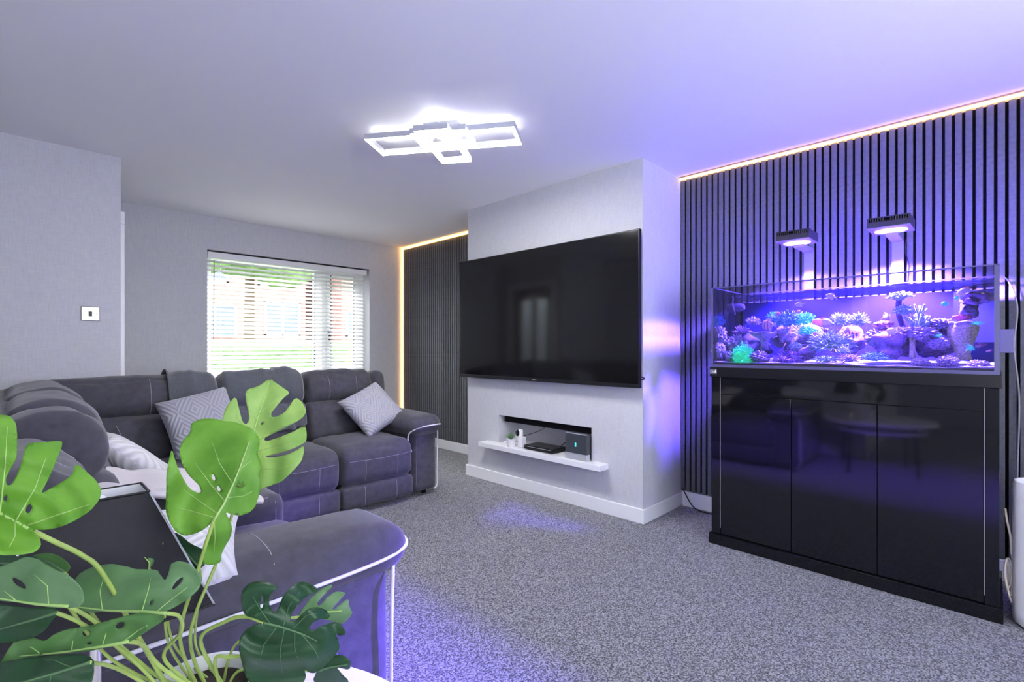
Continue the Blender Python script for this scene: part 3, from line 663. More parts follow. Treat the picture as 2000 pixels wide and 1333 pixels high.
# reef lights on their posts
VIOL = (.17, .095, 1.0)
def reef_light(y0, y1, py, label, watts):
    z0, z1, x0, x1 = 1.757, 1.812, 3.05, 3.245; yc = (y0 + y1) / 2; xc = (x0 + x1) / 2
    t = thing('reef_light', (xc, yc, z0), label, 'aquarium light', 'reef lights over the aquarium')
    m = MB(); k = .004
    m.box((x0, y0, z0 + .004), (x0 + k, y1, z0 + .032)); m.box((x0, y0, z1 - .004), (x0 + k, y1, z1))
    m.box((x1 - k, y0, z0 + .004), (x1, y1, z1)); m.box((x0 + k, y1 - k, z0 + .004), (x1 - k, y1, z1)); m.box((x0 + k, y0, z0 + .004), (x1 - k, y0 + k, z1))
    m.box((x0 + k, y0 + k, z1 - .006), (x1 - k, y1 - k, z1)); h = m.build('housing', mat('dark_grey_casting', (.035, .034, .036), .45, metal=.3), t)
    for i in range(17):
        yy = y0 + .006 + (y1 - y0 - .012) * i / 16
        if i in (8, 9): continue
        MB().box((x0, yy - .0022, z0 + .030), (x0 + .012, yy + .0022, z1 - .002)).build('cooling_fin', MATS['dark_grey_casting'], h)
    MB().box((x0 + .02, y0 + .02, z0 + .012), (x1 - .02, y1 - .02, z0 + .045)).build('core', BLACK, t)
    MB().box((x0, y0, z0), (x1, y1, z0 + .004)).build('base_plate', mat('violet_tinted_acrylic', (.25, .2, .5), .3), t)
    m = MB().lathe([(.066, 0), (.070, .004)], (xc, yc, z0 - .006), 32, True, True); m.build('led_array', TANKLED, t, smooth=False)
    PGREY = mat('pale_grey_arm', (.20, .20, .22), .5)
    m = MB(); m.box((x1 - .06, py - .026, z0 - .02), (x1 + .09, py + .026, z0 - .001)); m.box((AX1 + .002, py - .026, z0 - .02), (AX1 + .014, py + .026, z0 - .001)); m.box((x1 + .09, py - .026, z0 - .02), (AX1 + .002, py + .026, z0 - .001))
    m.build('arm', PGREY, t)
    MB().box((AX1 + .002, py - .026, 1.36), (AX1 + .014, py + .026, z0 - .02)).build('post', PGREY, t)
    l = bpy.data.lights.new('reef_spot', 'SPOT'); l.energy = watts; l.color = VIOL; l.spot_size = R(137); l.spot_blend = .20; l.shadow_soft_size = .05
    o = bpy.data.objects.new('reef_spot', l); COL.objects.link(o); o.parent = t; o.location = (0, 0, -.062)
reef_light(.726, .893, .811, 'slim dark reef light over the aquarium, nearer the chimney breast', 480)
reef_light(.294, .467, .382, 'slim dark reef light over the aquarium, nearer the frame edge and larger in view', 2000)
tag(MB().tube(smooth_path([(AX1 + .005, .345, 1.75), (AX1 + .012, .350, 1.68), (AX1 + .008, .335, 1.60), (AX1 + .01, .34, 1.50)]), .003, 6).build('light_cable', BLACK, origin=(AX1, .34, 1.5), smooth=True), 'thin dark cable hanging beside the larger reef light post', 'cable')

# ------------------------------------------------------------------ corals, rocks, fish
rnd = random.Random(11)
def rockify(seed, amp=.28, f=1.6):
    def fn(v):
        p = v * f + Vector((seed * 3.7, seed * 1.3, seed * 2.1))
        return 1 + amp * noise.noise(p) * 1.6 + amp * .7 * noise.noise(p * 2.7) + amp * .45 * noise.noise(p * 6.1)
    return fn
def bumpy(seed, f=5.0, amp=.22):
    def fn(v):
        d = noise.voronoi(v * f + Vector((seed, seed * 2, 0)))[0][0]
        return 1 + amp * (.45 - d) + .12 * noise.noise(v * 2 + Vector((seed, 0, 0)))
    return fn
CM = {}
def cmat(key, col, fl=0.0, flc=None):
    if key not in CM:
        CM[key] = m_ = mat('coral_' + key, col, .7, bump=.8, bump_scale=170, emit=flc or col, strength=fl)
        nt = m_.node_tree; tc = nt.nodes.new('ShaderNodeTexCoord'); vo = nt.nodes.new('ShaderNodeTexVoronoi'); vo.inputs['Scale'].default_value = 130
        nt.links.new(tc.outputs['Object'], vo.inputs['Vector'])
        mr = nt.nodes.new('ShaderNodeMapRange'); mr.inputs['From Min'].default_value = .1; mr.inputs['From Max'].default_value = .75
        mr.inputs['To Min'].default_value = 1.2; mr.inputs['To Max'].default_value = .38; nt.links.new(vo.outputs['Distance'], mr.inputs['Value'])
        sc_ = nt.nodes.new('ShaderNodeVectorMath'); sc_.operation = 'SCALE'; sc_.inputs[0].default_value = col
        nt.links.new(mr.outputs['Result'], sc_.inputs['Scale']); nt.links.new(sc_.outputs['Vector'], nt.nodes['Principled BSDF'].inputs['Base Color'])
    return CM[key]
LIL = cmat('lilac', (.72, .66, .78)); WHT = cmat('bone_white', (.9, .88, .86)); PUR = cmat('purple', (.50, .34, .62)); PNK = cmat('pink', (.85, .42, .55))
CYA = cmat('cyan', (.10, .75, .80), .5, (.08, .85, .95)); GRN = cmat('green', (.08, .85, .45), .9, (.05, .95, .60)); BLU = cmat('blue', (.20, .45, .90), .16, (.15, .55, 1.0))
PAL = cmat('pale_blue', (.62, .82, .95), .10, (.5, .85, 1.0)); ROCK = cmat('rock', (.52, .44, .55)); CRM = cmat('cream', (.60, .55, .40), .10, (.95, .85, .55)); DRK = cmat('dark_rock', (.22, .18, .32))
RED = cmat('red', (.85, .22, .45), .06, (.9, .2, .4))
def put(px, py, X): return PX(px, py, X)
def pxm(px, X, w): return abs(PX(px - w / 2, 640, X).y - PX(px + w / 2, 640, X).y)    # picture width to metres at that depth
def finish(mb, name, material, c, label, cat='coral', sm=True):
    o = mb.build(name, material, origin=(c.x, c.y, c.z), smooth=sm); tag(o, label, cat); return o
def rock(px, py, w, h, X, material, label, dx=None, name='reef_rock', cat='rock', seed=None, amp=.28, fn=None, sub=4):
    c = put(px, py, X); rw = pxm(px, X, w) / 2; rh = h / 2 / F_PX * (c.dot(FW)); s = seed or rnd.random() * 40
    return finish(MB().sphere(c, (dx or min(rw, .12), rw, rh), sub, fn or rockify(s, amp)), name, material, c, label, cat)
def knob(px, py, w, h, X, material, label, name='bumpy_coral', f=3.6, amp=.8):
    return rock(px, py, w, h, X, material, label, None, name, 'coral', None, .2, bumpy(rnd.random() * 30, f, amp), 5)
def torch(px, py, w, h, X, material, label, n=130, name='torch_coral', tip=1.6, lr=.45, thick=.03, down=-.35):
    n = int(n * 1.9)
    c = put(px, py, X); rw = pxm(px, X, w) / 2; rh = h / 2 / F_PX * c.dot(FW); mb = MB()
    core = (1 - lr); rx = min(rw, .09)
    mb.sphere(c, (rx * core, rw * core, rh * core), 2, rockify(rnd.random() * 20, .15))
    for i in range(n):
        zz = 1 - (i + .5) / n * (1 - down); q = i * 2.39996; rr = math.sqrt(max(0, 1 - zz * zz))
        d = Vector((math.cos(q) * rr, math.sin(q) * rr, zz)); j = Vector((rnd.gauss(0, .12), rnd.gauss(0, .12), rnd.gauss(0, .10)))
        S = lambda k, e: c + Vector(((d.x + e.x) * rx * k, (d.y + e.y) * rw * k, (d.z + e.z) * rh * k))
        th = thick * (rw + rh) / 2 * 1.2
        mb.tube([S(core * .9, j * 0), S(core + lr * .55, j), S(1.0, j * 2), S(1.03, j * 2)], [th, th * .8, th * tip, th * .4], 5)
    return finish(mb, name, material, c, label)
def branchy(px, py, w, h, X, material, label, n=40, thick=.10, name='branching_coral', lean=(0, 0, 0), seg=3, taper=.75):
    c = put(px, py + h / 2, X); rw = pxm(px, X, w) / 2; rh = h / F_PX * c.dot(FW); mb = MB(); rx = min(rw, .08)
    mb.sphere(c + Vector((0, 0, rh * .1)), (rx * .5, rw * .5, rh * .25), 2, rockify(rnd.random() * 20, .2))
    for i in range(n):
        zz = .15 + .85 * rnd.random(); q = i * 2.39996; rr = math.sqrt(max(0, 1 - zz * zz)); L = rnd.uniform(.75, 1.05)
        d = Vector((math.cos(q) * rr + lean[0], math.sin(q) * rr + lean[1], zz)); pts = []; rs = []
        for k in range(seg + 1):
            t = k / seg * L; jj = Vector((rnd.gauss(0, .05), rnd.gauss(0, .05), rnd.gauss(0, .04))) * k
            pts.append(c + Vector(((d.x + jj.x) * rx * t, (d.y + jj.y) * rw * t, (d.z + jj.z) * rh * t))); rs.append(thick * rw * (1 - (1 - taper) * k / seg))
        mb.tube(pts, rs, 5)
    return finish(mb, name, material, c, label)
def plate(px, py, w, h, X, material, label, stalk=0.0, name='plate_coral', wob=.14, cup=.3):
    c = put(px, py, X); rw = pxm(px, X, w) / 2; rh = h / F_PX * c.dot(FW); s = rnd.random() * 9
    prof = [(rw * .32, -rh * .5 - stalk), (rw * .26, -rh * .5 - stalk * .4), (rw * .40, -rh * .35), (rw * .85, rh * .05), (rw * 1.0, rh * .28), (rw * .97, rh * .42), (rw * .7, rh * .35), (rw * .35, rh * (.30 - cup)), (rw * .02, rh * (.25 - cup))]
    m = MB().lathe(prof, (0, 0, 0), 36, True, False, lambda q, z: 1 + wob * (z > -rh * .2) * (math.sin(q * 3 + s) * .6 + math.sin(q * 7 + s * 2) * .5))
    k = min(1, .085 / rw)
    m.v = [Vector((c.x + v.x * k, c.y + v.y, c.z + v.z + wob * .35 * rh * math.sin(math.atan2(v.y, v.x) * 5 + s) * (math.hypot(v.x, v.y) / rw) ** 2)) for v in m.v]
    return finish(m, name, material, c, label)
# left end of the tank
knob(1405, 655, 26, 34, 3.02, LIL, 'lilac encrusted coral column against the tank end by the chimney')
knob(1404, 686, 26, 34, 3.0, LIL, 'pale lilac coral mound low at the tank end by the chimney', amp=.4)
rock(1403, 628, 24, 22, 3.1, BLU, 'blue-tinged rock knob under the wave pump')
knob(1439, 674, 40, 36, 3.08, LIL, 'bumpy lilac coral behind the green ball coral')
knob(1428, 696, 22, 18, 2.99, WHT, 'small pale bumpy coral left of the green ball coral')
torch(1451, 694, 33, 32, 2.97, GRN, 'vivid green ball coral on the sand', 150, 'ball_coral', 1.5, .30, .06, -.7)
branchy(1448, 645, 38, 16, 3.1, PUR, 'purple spiky plate coral left of the striped fish', 60, .06)
torch(1471, 631, 24, 20, 3.08, LIL, 'lilac tufted coral behind the striped fish', 90)
plate(1493, 656, 52, 18, 3.03, LIL, 'wavy toadstool coral on a stalk beneath the striped fish', .055, 'toadstool_coral')
plate(1526, 653, 26, 20, 3.07, LIL, 'smooth lilac disc coral right of the toadstool coral', .02, 'disc_coral', .05)
rock(1474, 676, 60, 44, 3.2, DRK, 'dark reef rock behind the toadstool coral')
knob(1482, 697, 36, 20, 2.98, LIL, 'rounded lilac mound right of the green ball coral')
branchy(1537, 694, 66, 30, 3.0, PUR, 'mauve sea-fan bush with long thin branches on the sand', 95, .035, 'sea_fan', (0, 0, 0), 4, .5)
knob(1553, 677, 24, 16, 3.05, PAL, 'small domed pale coral above the sea-fan bush', 'domed_coral', 8, .4)
rock(1560, 662, 90, 56, 3.22, ROCK, 'purple reef rock behind the cyan corals')
torch(1512, 619, 24, 16, 3.12, CYA, 'bright cyan torch coral at the crest left of the cyan cluster', 80)
torch(1537, 629, 52, 36, 3.1, BLU, 'large blue-cyan torch coral behind the striped fish', 160)
torch(1573, 627, 32, 28, 3.06, CYA, 'cyan torch coral beside the orange-tailed fish', 130)
torch(1579, 648, 34, 22, 3.04, CYA, 'cyan torch coral below the orange-tailed fish', 110)
rock(1577, 690, 30, 26, 3.06, ROCK, 'small reef rock right of the sea-fan bush')
# middle
torch(1640, 629, 34, 30, 3.08, PAL, 'pale round torch coral, first of the two at mid tank', 130)
torch(1675, 629, 36, 32, 3.08, PAL, 'pale round torch coral, second of the two at mid tank', 140)
rock(1664, 664, 50, 56, 3.18, PUR, 'purple reef rock under the pair of pale torch corals')
torch(1622, 674, 66, 50, 3.05, PAL, 'big shaggy pale blue anemone with clownfish', 260, 'anemone', 1.2, .62, .025, -.5)
torch(1648, 686, 20, 18, 2.98, PAL, 'small pale anemone below the big shaggy one', 80, 'anemone')
torch(1614, 704, 42, 16, 2.97, PAL, 'low pale coral mat on the sand under the big anemone', 120, 'mat_coral', 1.3, .5, .05, .05)
torch(1658, 704, 40, 20, 2.97, LIL, 'low lilac coral tuft on the sand at mid tank', 130, 'mat_coral', 1.2, .6, .035, .0)
torch(1708, 701, 44, 22, 2.98, BLU, 'low blue coral mat on the sand left of the big rock', 130, 'mat_coral', 1.2, .5, .04, .0)
# right-hand island
rock(1745, 672, 86, 58, 3.12, PUR, 'big purple reef rock under the pink bumpy coral', .12)
knob(1712, 660, 44, 30, 3.08, LIL, 'ruffled lilac coral on the outer shoulder of the big rock', 'ruffled_coral', 3.6, .95)
knob(1726, 637, 40, 18, 3.1, PNK, 'pink bumpy coral on top of the big rock', 'pink_coral', 4, .8)
knob(1765, 650, 60, 22, 3.04, LIL, 'ruffled lilac coral under the pale oval fish', 'ruffled_coral', 3.6, .95)
branchy(1732, 617, 20, 14, 3.12, WHT, 'tiny pale tufted coral above the pink coral', 30, .1)
torch(1756, 581, 40, 18, 3.1, PAL, 'pale cyan dome coral high near the water surface', 120, 'dome_coral', 1.3, .3, .05, -.1)
MB_ = MB(); c0 = put(1756, 584, 3.12); c1 = put(1764, 640, 3.14)
finish(MB_.tube(smooth_path([c1, (c0 + c1) / 2 + Vector((0, .01, 0)), c0]), [.012] * 17, 8), 'coral_branch', DRK, c1, 'dark rock branch carrying the high dome coral', 'rock')
torch(1766, 609, 34, 22, 3.08, PAL, 'pale dome coral left of the thick finger coral', 120, 'dome_coral', 1.3, .35, .05, -.2)
branchy(1796, 622, 56, 44, 3.05, PAL, 'thick pale finger coral crowning the reef', 46, .085, 'finger_coral', (0, 0, .1), 3, .95)
knob(1800, 652, 56, 26, 3.03, LIL, 'ruffled lilac coral under the finger coral', 'ruffled_coral', 3.6, .95)
rock(1825, 665, 88, 66, 3.14, PUR, 'purple reef rock between finger coral and cream pillar', .11)
knob(1838, 634, 46, 22, 3.08, LIL, 'ruffled lilac coral left of the lipped plate', 'ruffled_coral', 3.6, .95)
knob(1835, 672, 40, 22, 3.02, LIL, 'lilac scalloped coral halfway down the reef', 'ruffled_coral', 3.6, .9)
torch(1833, 657, 14, 8, 3.0, CYA, 'tiny cyan polyp cluster on the reef face', 40, 'polyp_cluster')
m = MB(); c = put(1782, 702, 3.02)
finish(m.lathe([(.013, 0), (.013, .02), (.011, .05), (.012, .10), (.009, .115)], c, 14, True, True), 'sponge_tube', CRM, c, 'tan upright sponge tube in front of the big rock')
c = put(1880, 704, 3.06); m = MB()
prof = [(.032, 0), (.030, .03), (.036, .06), (.042, .09), (.046, .12), (.052, .15), (.048, .165), (.02, .17)]
m.lathe(prof, c, 30, True, True, lambda q, z: 1 + .13 * math.sin(q * 2 + z * 40) + .10 * noise.noise(Vector((math.cos(q) * 3, math.sin(q) * 3, z * 30))))
finish(m, 'rock_pillar', CRM, c, 'cream rock pillar near the frame-side end of the tank', 'rock')
plate(1880, 637, 54, 20, 3.05, LIL, 'lilac lipped plate coral on top of the cream pillar', 0, 'plate_coral', .16)
plate(1878, 622, 40, 12, 3.10, RED, 'red-pink plate coral above the lipped plate', 0)
torch(1908, 633, 24, 9, 3.02, CYA, 'cyan polyp sprig sticking out from the plate coral', 60, 'polyp_cluster')
torch(1896, 682, 16, 14, 2.99, CYA, 'cyan polyp tuft halfway up the cream pillar', 60, 'polyp_cluster')
branchy(1911, 672, 24, 12, 3.04, PNK, 'pink feathery sprig on the shaded side of the cream pillar', 30, .04, 'feather_coral', (0, -.6, 0))
rock(1906, 583, 64, 26, 3.05, PUR, 'purple overhanging rock arch under the big orange-finned fish', .12, 'rock_arch')
rock(1892, 606, 36, 34, 3.12, DRK, 'dark rock leg under the overhanging arch', .08)
knob(1798, 709, 38, 18, 2.97, WHT, 'white bumpy coral on the sand, first of three by the pillar', 'zoanthid_mat', 4.5, .8)
knob(1850, 707, 44, 22, 2.97, WHT, 'white bumpy coral on the sand, middle and largest of three by the pillar', 'zoanthid_mat', 4.5, .8)
knob(1912, 713, 42, 18, 2.97, WHT, 'white bumpy coral on the sand, last of three by the pillar', 'zoanthid_mat', 4.5, .8)
# wave pump
c = put(1437, 601, 3.12); wp = thing('wave_pump', c, 'dark cylindrical wave pump on the end glass of the tank', 'pump')
m = MB(); m.lathe([(.020, -.05), (.024, -.04), (.024, .03), (.016, .05)], (0, 0, 0), 20, True, True); m.v = [Vector((c.x + v.x, c.y - v.z, c.z + v.y)) for v in m.v]
m.build('body', mat('pump_plastic', (.12, .10, .18), .4), wp, smooth=True, angle=40)
MB().box((c.x - .012, c.y + .04, c.z - .012), (c.x + .012, AY1 - g, c.z + .012)).build('bracket', MATS['pump_plastic'], wp)
MB().tube(smooth_path([c + Vector((-.02, .005, .06)), c + Vector((-.024, .01, .02)), c + Vector((-.022, .0, -.02)), c + Vector((-.02, -.004, -.045))]), .004, 6).build('cable', LIL, wp, smooth=True)

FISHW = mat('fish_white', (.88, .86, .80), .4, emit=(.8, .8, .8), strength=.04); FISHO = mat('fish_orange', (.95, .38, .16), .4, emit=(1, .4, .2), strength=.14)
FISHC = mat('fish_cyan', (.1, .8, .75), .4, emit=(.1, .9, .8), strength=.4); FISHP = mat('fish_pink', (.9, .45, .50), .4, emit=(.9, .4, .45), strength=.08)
def mat_stripes(name, a, b, freq, phase=0.0):
    m = mat(name, a, .4); nt = m.node_tree; bs = nt.nodes['Principled BSDF']
    tc = nt.nodes.new('ShaderNodeTexCoord'); sx = nt.nodes.new('ShaderNodeSeparateXYZ'); nt.links.new(tc.outputs['Generated'], sx.inputs[0])
    ma = nt.nodes.new('ShaderNodeMath'); ma.operation = 'MULTIPLY_ADD'; ma.inputs[1].default_value = freq; ma.inputs[2].default_value = phase; nt.links.new(sx.outputs[1], ma.inputs[0])
    fr = nt.nodes.new('ShaderNodeMath'); fr.operation = 'FRACT'; nt.links.new(ma.outputs[0], fr.inputs[0])
    gt = nt.nodes.new('ShaderNodeMath'); gt.operation = 'GREATER_THAN'; gt.inputs[1].default_value = .68; nt.links.new(fr.outputs[0], gt.inputs[0])
    mx = nt.nodes.new('ShaderNodeMix'); mx.data_type = 'RGBA'; mx.inputs['A'].default_value = (*a, 1); mx.inputs['B'].default_value = (*b, 1)
    nt.links.new(gt.outputs[0], mx.inputs['Factor']); nt.links.new(mx.outputs['Result'], bs.inputs['Base Color'])
    return m
STRB = mat_stripes('fish_copper_bands', (.92, .88, .80), (.45, .10, .06), 4.2); STRC = mat_stripes('fish_clown_bands', (.12, .06, .08), (.95, .93, .9), 3.0, .3)
def fish(px, py, L, Hh, X, face, tilt, body, fin, label):
    """L, Hh picture size; face +1 = head towards +Y"""
    c = put(px, py, X); l = pxm(px, X, L); h = Hh / F_PX * c.dot(FW)
    t = thing('reef_fish', c, label, 'fish', 'fish in the aquarium')
    Mx = Matrix.Translation(c) @ Matrix.Rotation(R(tilt), 4, 'X')
    m = MB(); n = 14; prof = []
    for i in range(n + 1):
        u = i / n; w = math.sin(math.pi * min(1, u * 1.0)) ** .75 * (1 - .35 * u) + .02; prof.append((u, w))
    vs = []; fs = []; k = 12
    for (u, w) in prof:
        for a in range(k):
            q = 2 * math.pi * a / k; vs.append(Mx @ Vector((math.cos(q) * w * h * .24, face * (.42 - u * .78) * l, math.sin(q) * w * h * .55)))
    for i in range(n):
        for a in range(k): fs.append((i*k+a, i*k+(a+1)%k, (i+1)*k+(a+1)%k, (i+1)*k+a))
    fs += [tuple(range(k)), tuple(n*k+a for a in range(k))]
    m.add(vs, fs).build('body', body, t, smooth=True)
    def fin_(name, pts, mt):
        q = MB(); n2 = len(pts); e = .0006
        q.add([Mx @ Vector((s * e, face * y * l, z * h)) for s in (-1, 1) for (y, z) in pts], [tuple(range(n2)), tuple(range(n2, 2*n2))[::-1]] + [(i, (i+1) % n2, n2 + (i+1) % n2, n2 + i) for i in range(n2)])
        q.build(name, mt, t)
    fin_('tail_fin', [(-.33, .06), (-.54, .32), (-.47, 0), (-.54, -.32), (-.33, -.06)], fin)
    fin_('dorsal_fin', [(.18, .38), (.05, .62), (-.15, .58), (-.24, .25)], fin)
    fin_('anal_fin', [(-.02, -.38), (-.10, -.60), (-.22, -.5), (-.25, -.22)], fin)
fish(1500, 635, 32, 22, 2.98, 1, 0, STRB, FISHW, 'white fish with copper bands above the toadstool coral')
fish(1561, 595, 22, 9, 3.0, 1, -8, FISHW, FISHW, 'small white fish in open water above the cyan corals')
fish(1623, 579, 26, 11, 3.0, 1, 20, FISHW, FISHW, 'white fish swimming highest at mid tank')
fish(1520, 613, 16, 8, 3.03, 1, -5, FISHP, FISHP, 'pink fish over the crest of the cyan cluster')
fish(1559, 609, 9, 9, 3.05, -1, 60, FISHP, FISHP, 'tiny pink fish pointing up over the blue torch coral')
fish(1553, 654, 15, 7, 2.99, 1, 25, FISHW, FISHW, 'tiny white fish right of the disc coral')
fish(1609, 629, 38, 14, 2.98, -1, 4, FISHW, FISHO, 'white fish with orange rear beside the cyan torch coral')
fish(1592, 652, 11, 7, 2.99, 1, 10, FISHP, FISHP, 'tiny pink fish below the orange-tailed fish')
fish(1612, 646, 16, 8, 2.98, -1, -6, STRC, FISHW, 'banded clownfish at the top of the big anemone')
fish(1627, 685, 17, 9, 2.97, -1, 5, STRC, FISHW, 'banded clownfish low in the big anemone')
fish(1743, 647, 30, 14, 2.98, 1, 6, FISHW, FISHW, 'pale oval fish in front of the ruffled coral')
fish(1845, 594, 17, 9, 2.98, 1, 15, FISHC, FISHC, 'cyan fish in open water left of the rock arch')
fish(1869, 582, 15, 6, 2.97, 1, 0, FISHC, FISHC, 'slim cyan fish under the big orange-finned fish')
fish(1886, 571, 42, 18, 2.97, 1, -4, FISHW, FISHO, 'big white fish with orange fins near the water surface')
fish(1931, 686, 7, 9, 3.0, 1, 70, FISHP, FISHP, 'tiny pink fish at the frame-side end of the tank')
m = MB(); c = put(1609, 629, 2.98); m.sphere(c + Vector((-.001, .028, .0)), (.009, .026, .018), 3)
o = m.build('orange_patch', FISHO, [o for o in COL.objects if o.get('label', '').startswith('white fish with orange rear')][0], smooth=True)
# temperature controller on the tank end and cables down the wall
ctl = MB().bbox((AX + .10, AY0 - .046, PX(1950, 690, 2.95).z), (AX + .13, AY0 - .001, PX(1950, 643, 2.95).z), .003)
tag(ctl.build('probe_magnet', mat('smoky_plastic', (.10, .10, .12), .3), origin=(AX + .11, AY0 - .02, 1.15)), 'small smoky plastic holder clipped to the tank end', 'holder')
tag(MB().tube(smooth_path([(AX1 + .01, -.03, 1.50), (AX1 + .016, -.05, 1.47), (AX1 + .014, -.075, 1.35), (AX1 + .013, -.065, 1.15), (AX1 + .014, -.082, .9), (AX1 + .012, -.075, .5), (AX1 + .012, -.08, .12)]), .004, 6).build('wall_cable', CABLEG, origin=(AX1, -.06, .1), smooth=True), 'grey cable running down the slats beside the tank', 'cable')
pts = []
for i in range(60):
    q = i / 59; a = q * 2 * math.pi * 3.2
    pts.append((AX + .055 + .02 * math.cos(a), -.040 + .012 * math.sin(a * .9), .13 + .09 * q + .07 * math.sin(a)))
pts += [(AX + .05, -.045, .36), (AX + .055, -.035, .42), (AX + .06, -.03, .47), (AX + .08, -.028, .45), (AX + .12, -.028, .40)]
tag(MB().tube(pts, .004, 6).build('coiled_cable', CABLEW, origin=(AX + .05, -.04, .1), smooth=True), 'coiled cream cable between the cabinet and the air purifier', 'cable')
# air purifier
ap = thing('air_purifier', (2.985, -.18, 0), 'white cylindrical air purifier standing beside the aquarium cabinet', 'air purifier')
pc = (2.985, -.18, 0)
MB().lathe([(.118, .004), (.128, .012), (.131, .05), (.131, .56), (.128, .588), (.124, .596), (.118, .596), (.114, .588), (.112, .57)], pc, 48).build('body', WHITE, ap, smooth=True, angle=50)
MB().lathe([(.112, .568), (.11, .572), (.04, .578), (.02, .578)], pc, 40, True, True).build('top_grille', BLACK, ap, smooth=True, angle=40)
m = MB()
for i in range(9):
    a0 = R(196 + i * 3.4); a1 = R(196 + (i + 1) * 3.4); r_ = .1325
    m.add([(pc[0] + r_ * math.cos(a), pc[1] + r_ * math.sin(a), z) for z in (.30, .50) for a in (a0, a1)], [(0, 1, 3, 2)])
m.build('display_panel', BLACKGLOSS, ap)
MB().lathe([(.12, 0), (.12, .006)], pc, 40, True, True).build('foot_ring', BLACK, ap)

# ================================================================== CORNER SOFA
sf = thing('corner_sofa', (.6, 3.4, 0), 'large charcoal suede corner recliner sofa with white piping', 'sofa')
def far(u, v, z): return Vector((u, 3.13 + v, z))          # run under the window: front at y 3.13
def near(u, v, z): return Vector((.82 - v, u, z))          # run along the wall: front at x .82
def mapped(fr, mb):
    mb.v = [fr(v.x, v.y, v.z) for v in mb.v]; return mb
BV = {}
def soft_part(name, fr, a, b, r, bulge, n=16, wr=.006, wf=9, seed=0, rot=None, material=None, key=None):
    mb = MB(); M = None
    if rot:
        c = Vector([(a[i] + b[i]) / 2 for i in range(3)]); M = Matrix.Translation(c) @ Matrix.Rotation(R(rot), 4, 'X') @ Matrix.Translation(-c)
    mb.soft(a, b, r, n, bulge, M, wr, wf, seed); mapped(fr, mb)
    o = mb.build(name, material or SOFA, sf, smooth=True)
    o['_k'] = 0; del o['_k']
    BV.setdefault(key or 'all', []).append(mb)
    return o, mb
def stitch_on(parent, mb, fr, pts, direction, r=.0010):
    """thread laid on the surface below a local polyline (u, v, z), cast along local direction"""
    bv = mb.bvh(); out = []; d0 = fr(*direction) - fr(0, 0, 0); d0.normalize()
    P = []
    for i in range(len(pts) - 1):
        for k in range(10):
            t = k / 10; P.append([pts[i][j] * (1 - t) + pts[i+1][j] * t for j in range(3)])
    P.append(pts[-1])
    for p in P:
        h = bv.ray_cast(fr(*p), d0, 2.0)
        if h[0] is not None: out.append(h[0] - d0 * .0008)
    if len(out) > 2: MB().tube(out, r, 5).build('stitching', STITCH, parent, smooth=True)
def seat_unit(fr, u0, u1, seed, footrest=True, back=True, shell=True, dv=0.0, dz=0.0):
    g_ = .004
    s, m = soft_part('seat', fr, (u0 + g_, .0, .19), (u1 - g_, .62, .465), (.05, .085, .085), (0, .012, .028), 18, .007, 8, seed)
    stitch_on(s, m, fr, [(u0 + .02, -.1, .375), ((u0 + u1) / 2, -.1, .368), (u1 - .02, -.1, .375)], (0, 1, 0))
    for k in (.28, .72):
        uu = u0 + (u1 - u0) * k; stitch_on(s, m, fr, [(uu, -.1, .37), (uu, -.1, .225)], (0, 1, 0))
    if footrest:
        f, m2 = soft_part('footrest', fr, (u0 + g_, .005, .045), (u1 - g_, .11, .20), .03, (0, .008, 0), 12, .004, 9, seed + 2)
        for k in (.28, .72):
            uu = u0 + (u1 - u0) * k; stitch_on(f, m2, fr, [(uu, -.1, .185), (uu, -.1, .06)], (0, 1, 0))
    if back:
        l, m3 = soft_part('lumbar_cushion', fr, (u0 + g_, .545 + dv, .42), (u1 - g_, .80 + dv, .735 + dz), (.035, .07, .07), (0, .03, 0), 16, .008, 9, seed + 4, -10)
        hd_, m4 = soft_part('headrest', fr, (u0 + g_, .585 + dv, .690 + dz), (u1 - g_, .865 + dv, .965 + dz), (.05, .115, .115), (0, .02, .012), 18, .011, 11, seed + 6, -8)
        BV.setdefault('backs', []).extend([m3, m4])
        for k in (.30, .70):
            uu = u0 + (u1 - u0) * k; stitch_on(hd_, m4, fr, [(uu, .2, .74), (uu, .2, .93)], (0, 1, 0))
    if shell: soft_part('back_shell', fr, (u0, .74 + dv, .06), (u1, .90 + dv, .925 + dz), .05, (0, 0, 0), 10, .003, 6, seed + 8)
# run under the window
seat_unit(far, 1.565, 2.14, 1); seat_unit(far, .985, 1.56, 2)
o, m = soft_part('side_wing', far, (2.135, .60, .42), (2.275, .90, .95), .07, (0, .01, 0), 12, .005, 8, 31, -8)
# run along the wall
seat_unit(near, 1.51, 2.115, 3, dv=.10, dz=-.085); seat_unit(near, 2.405, 3.0, 4)
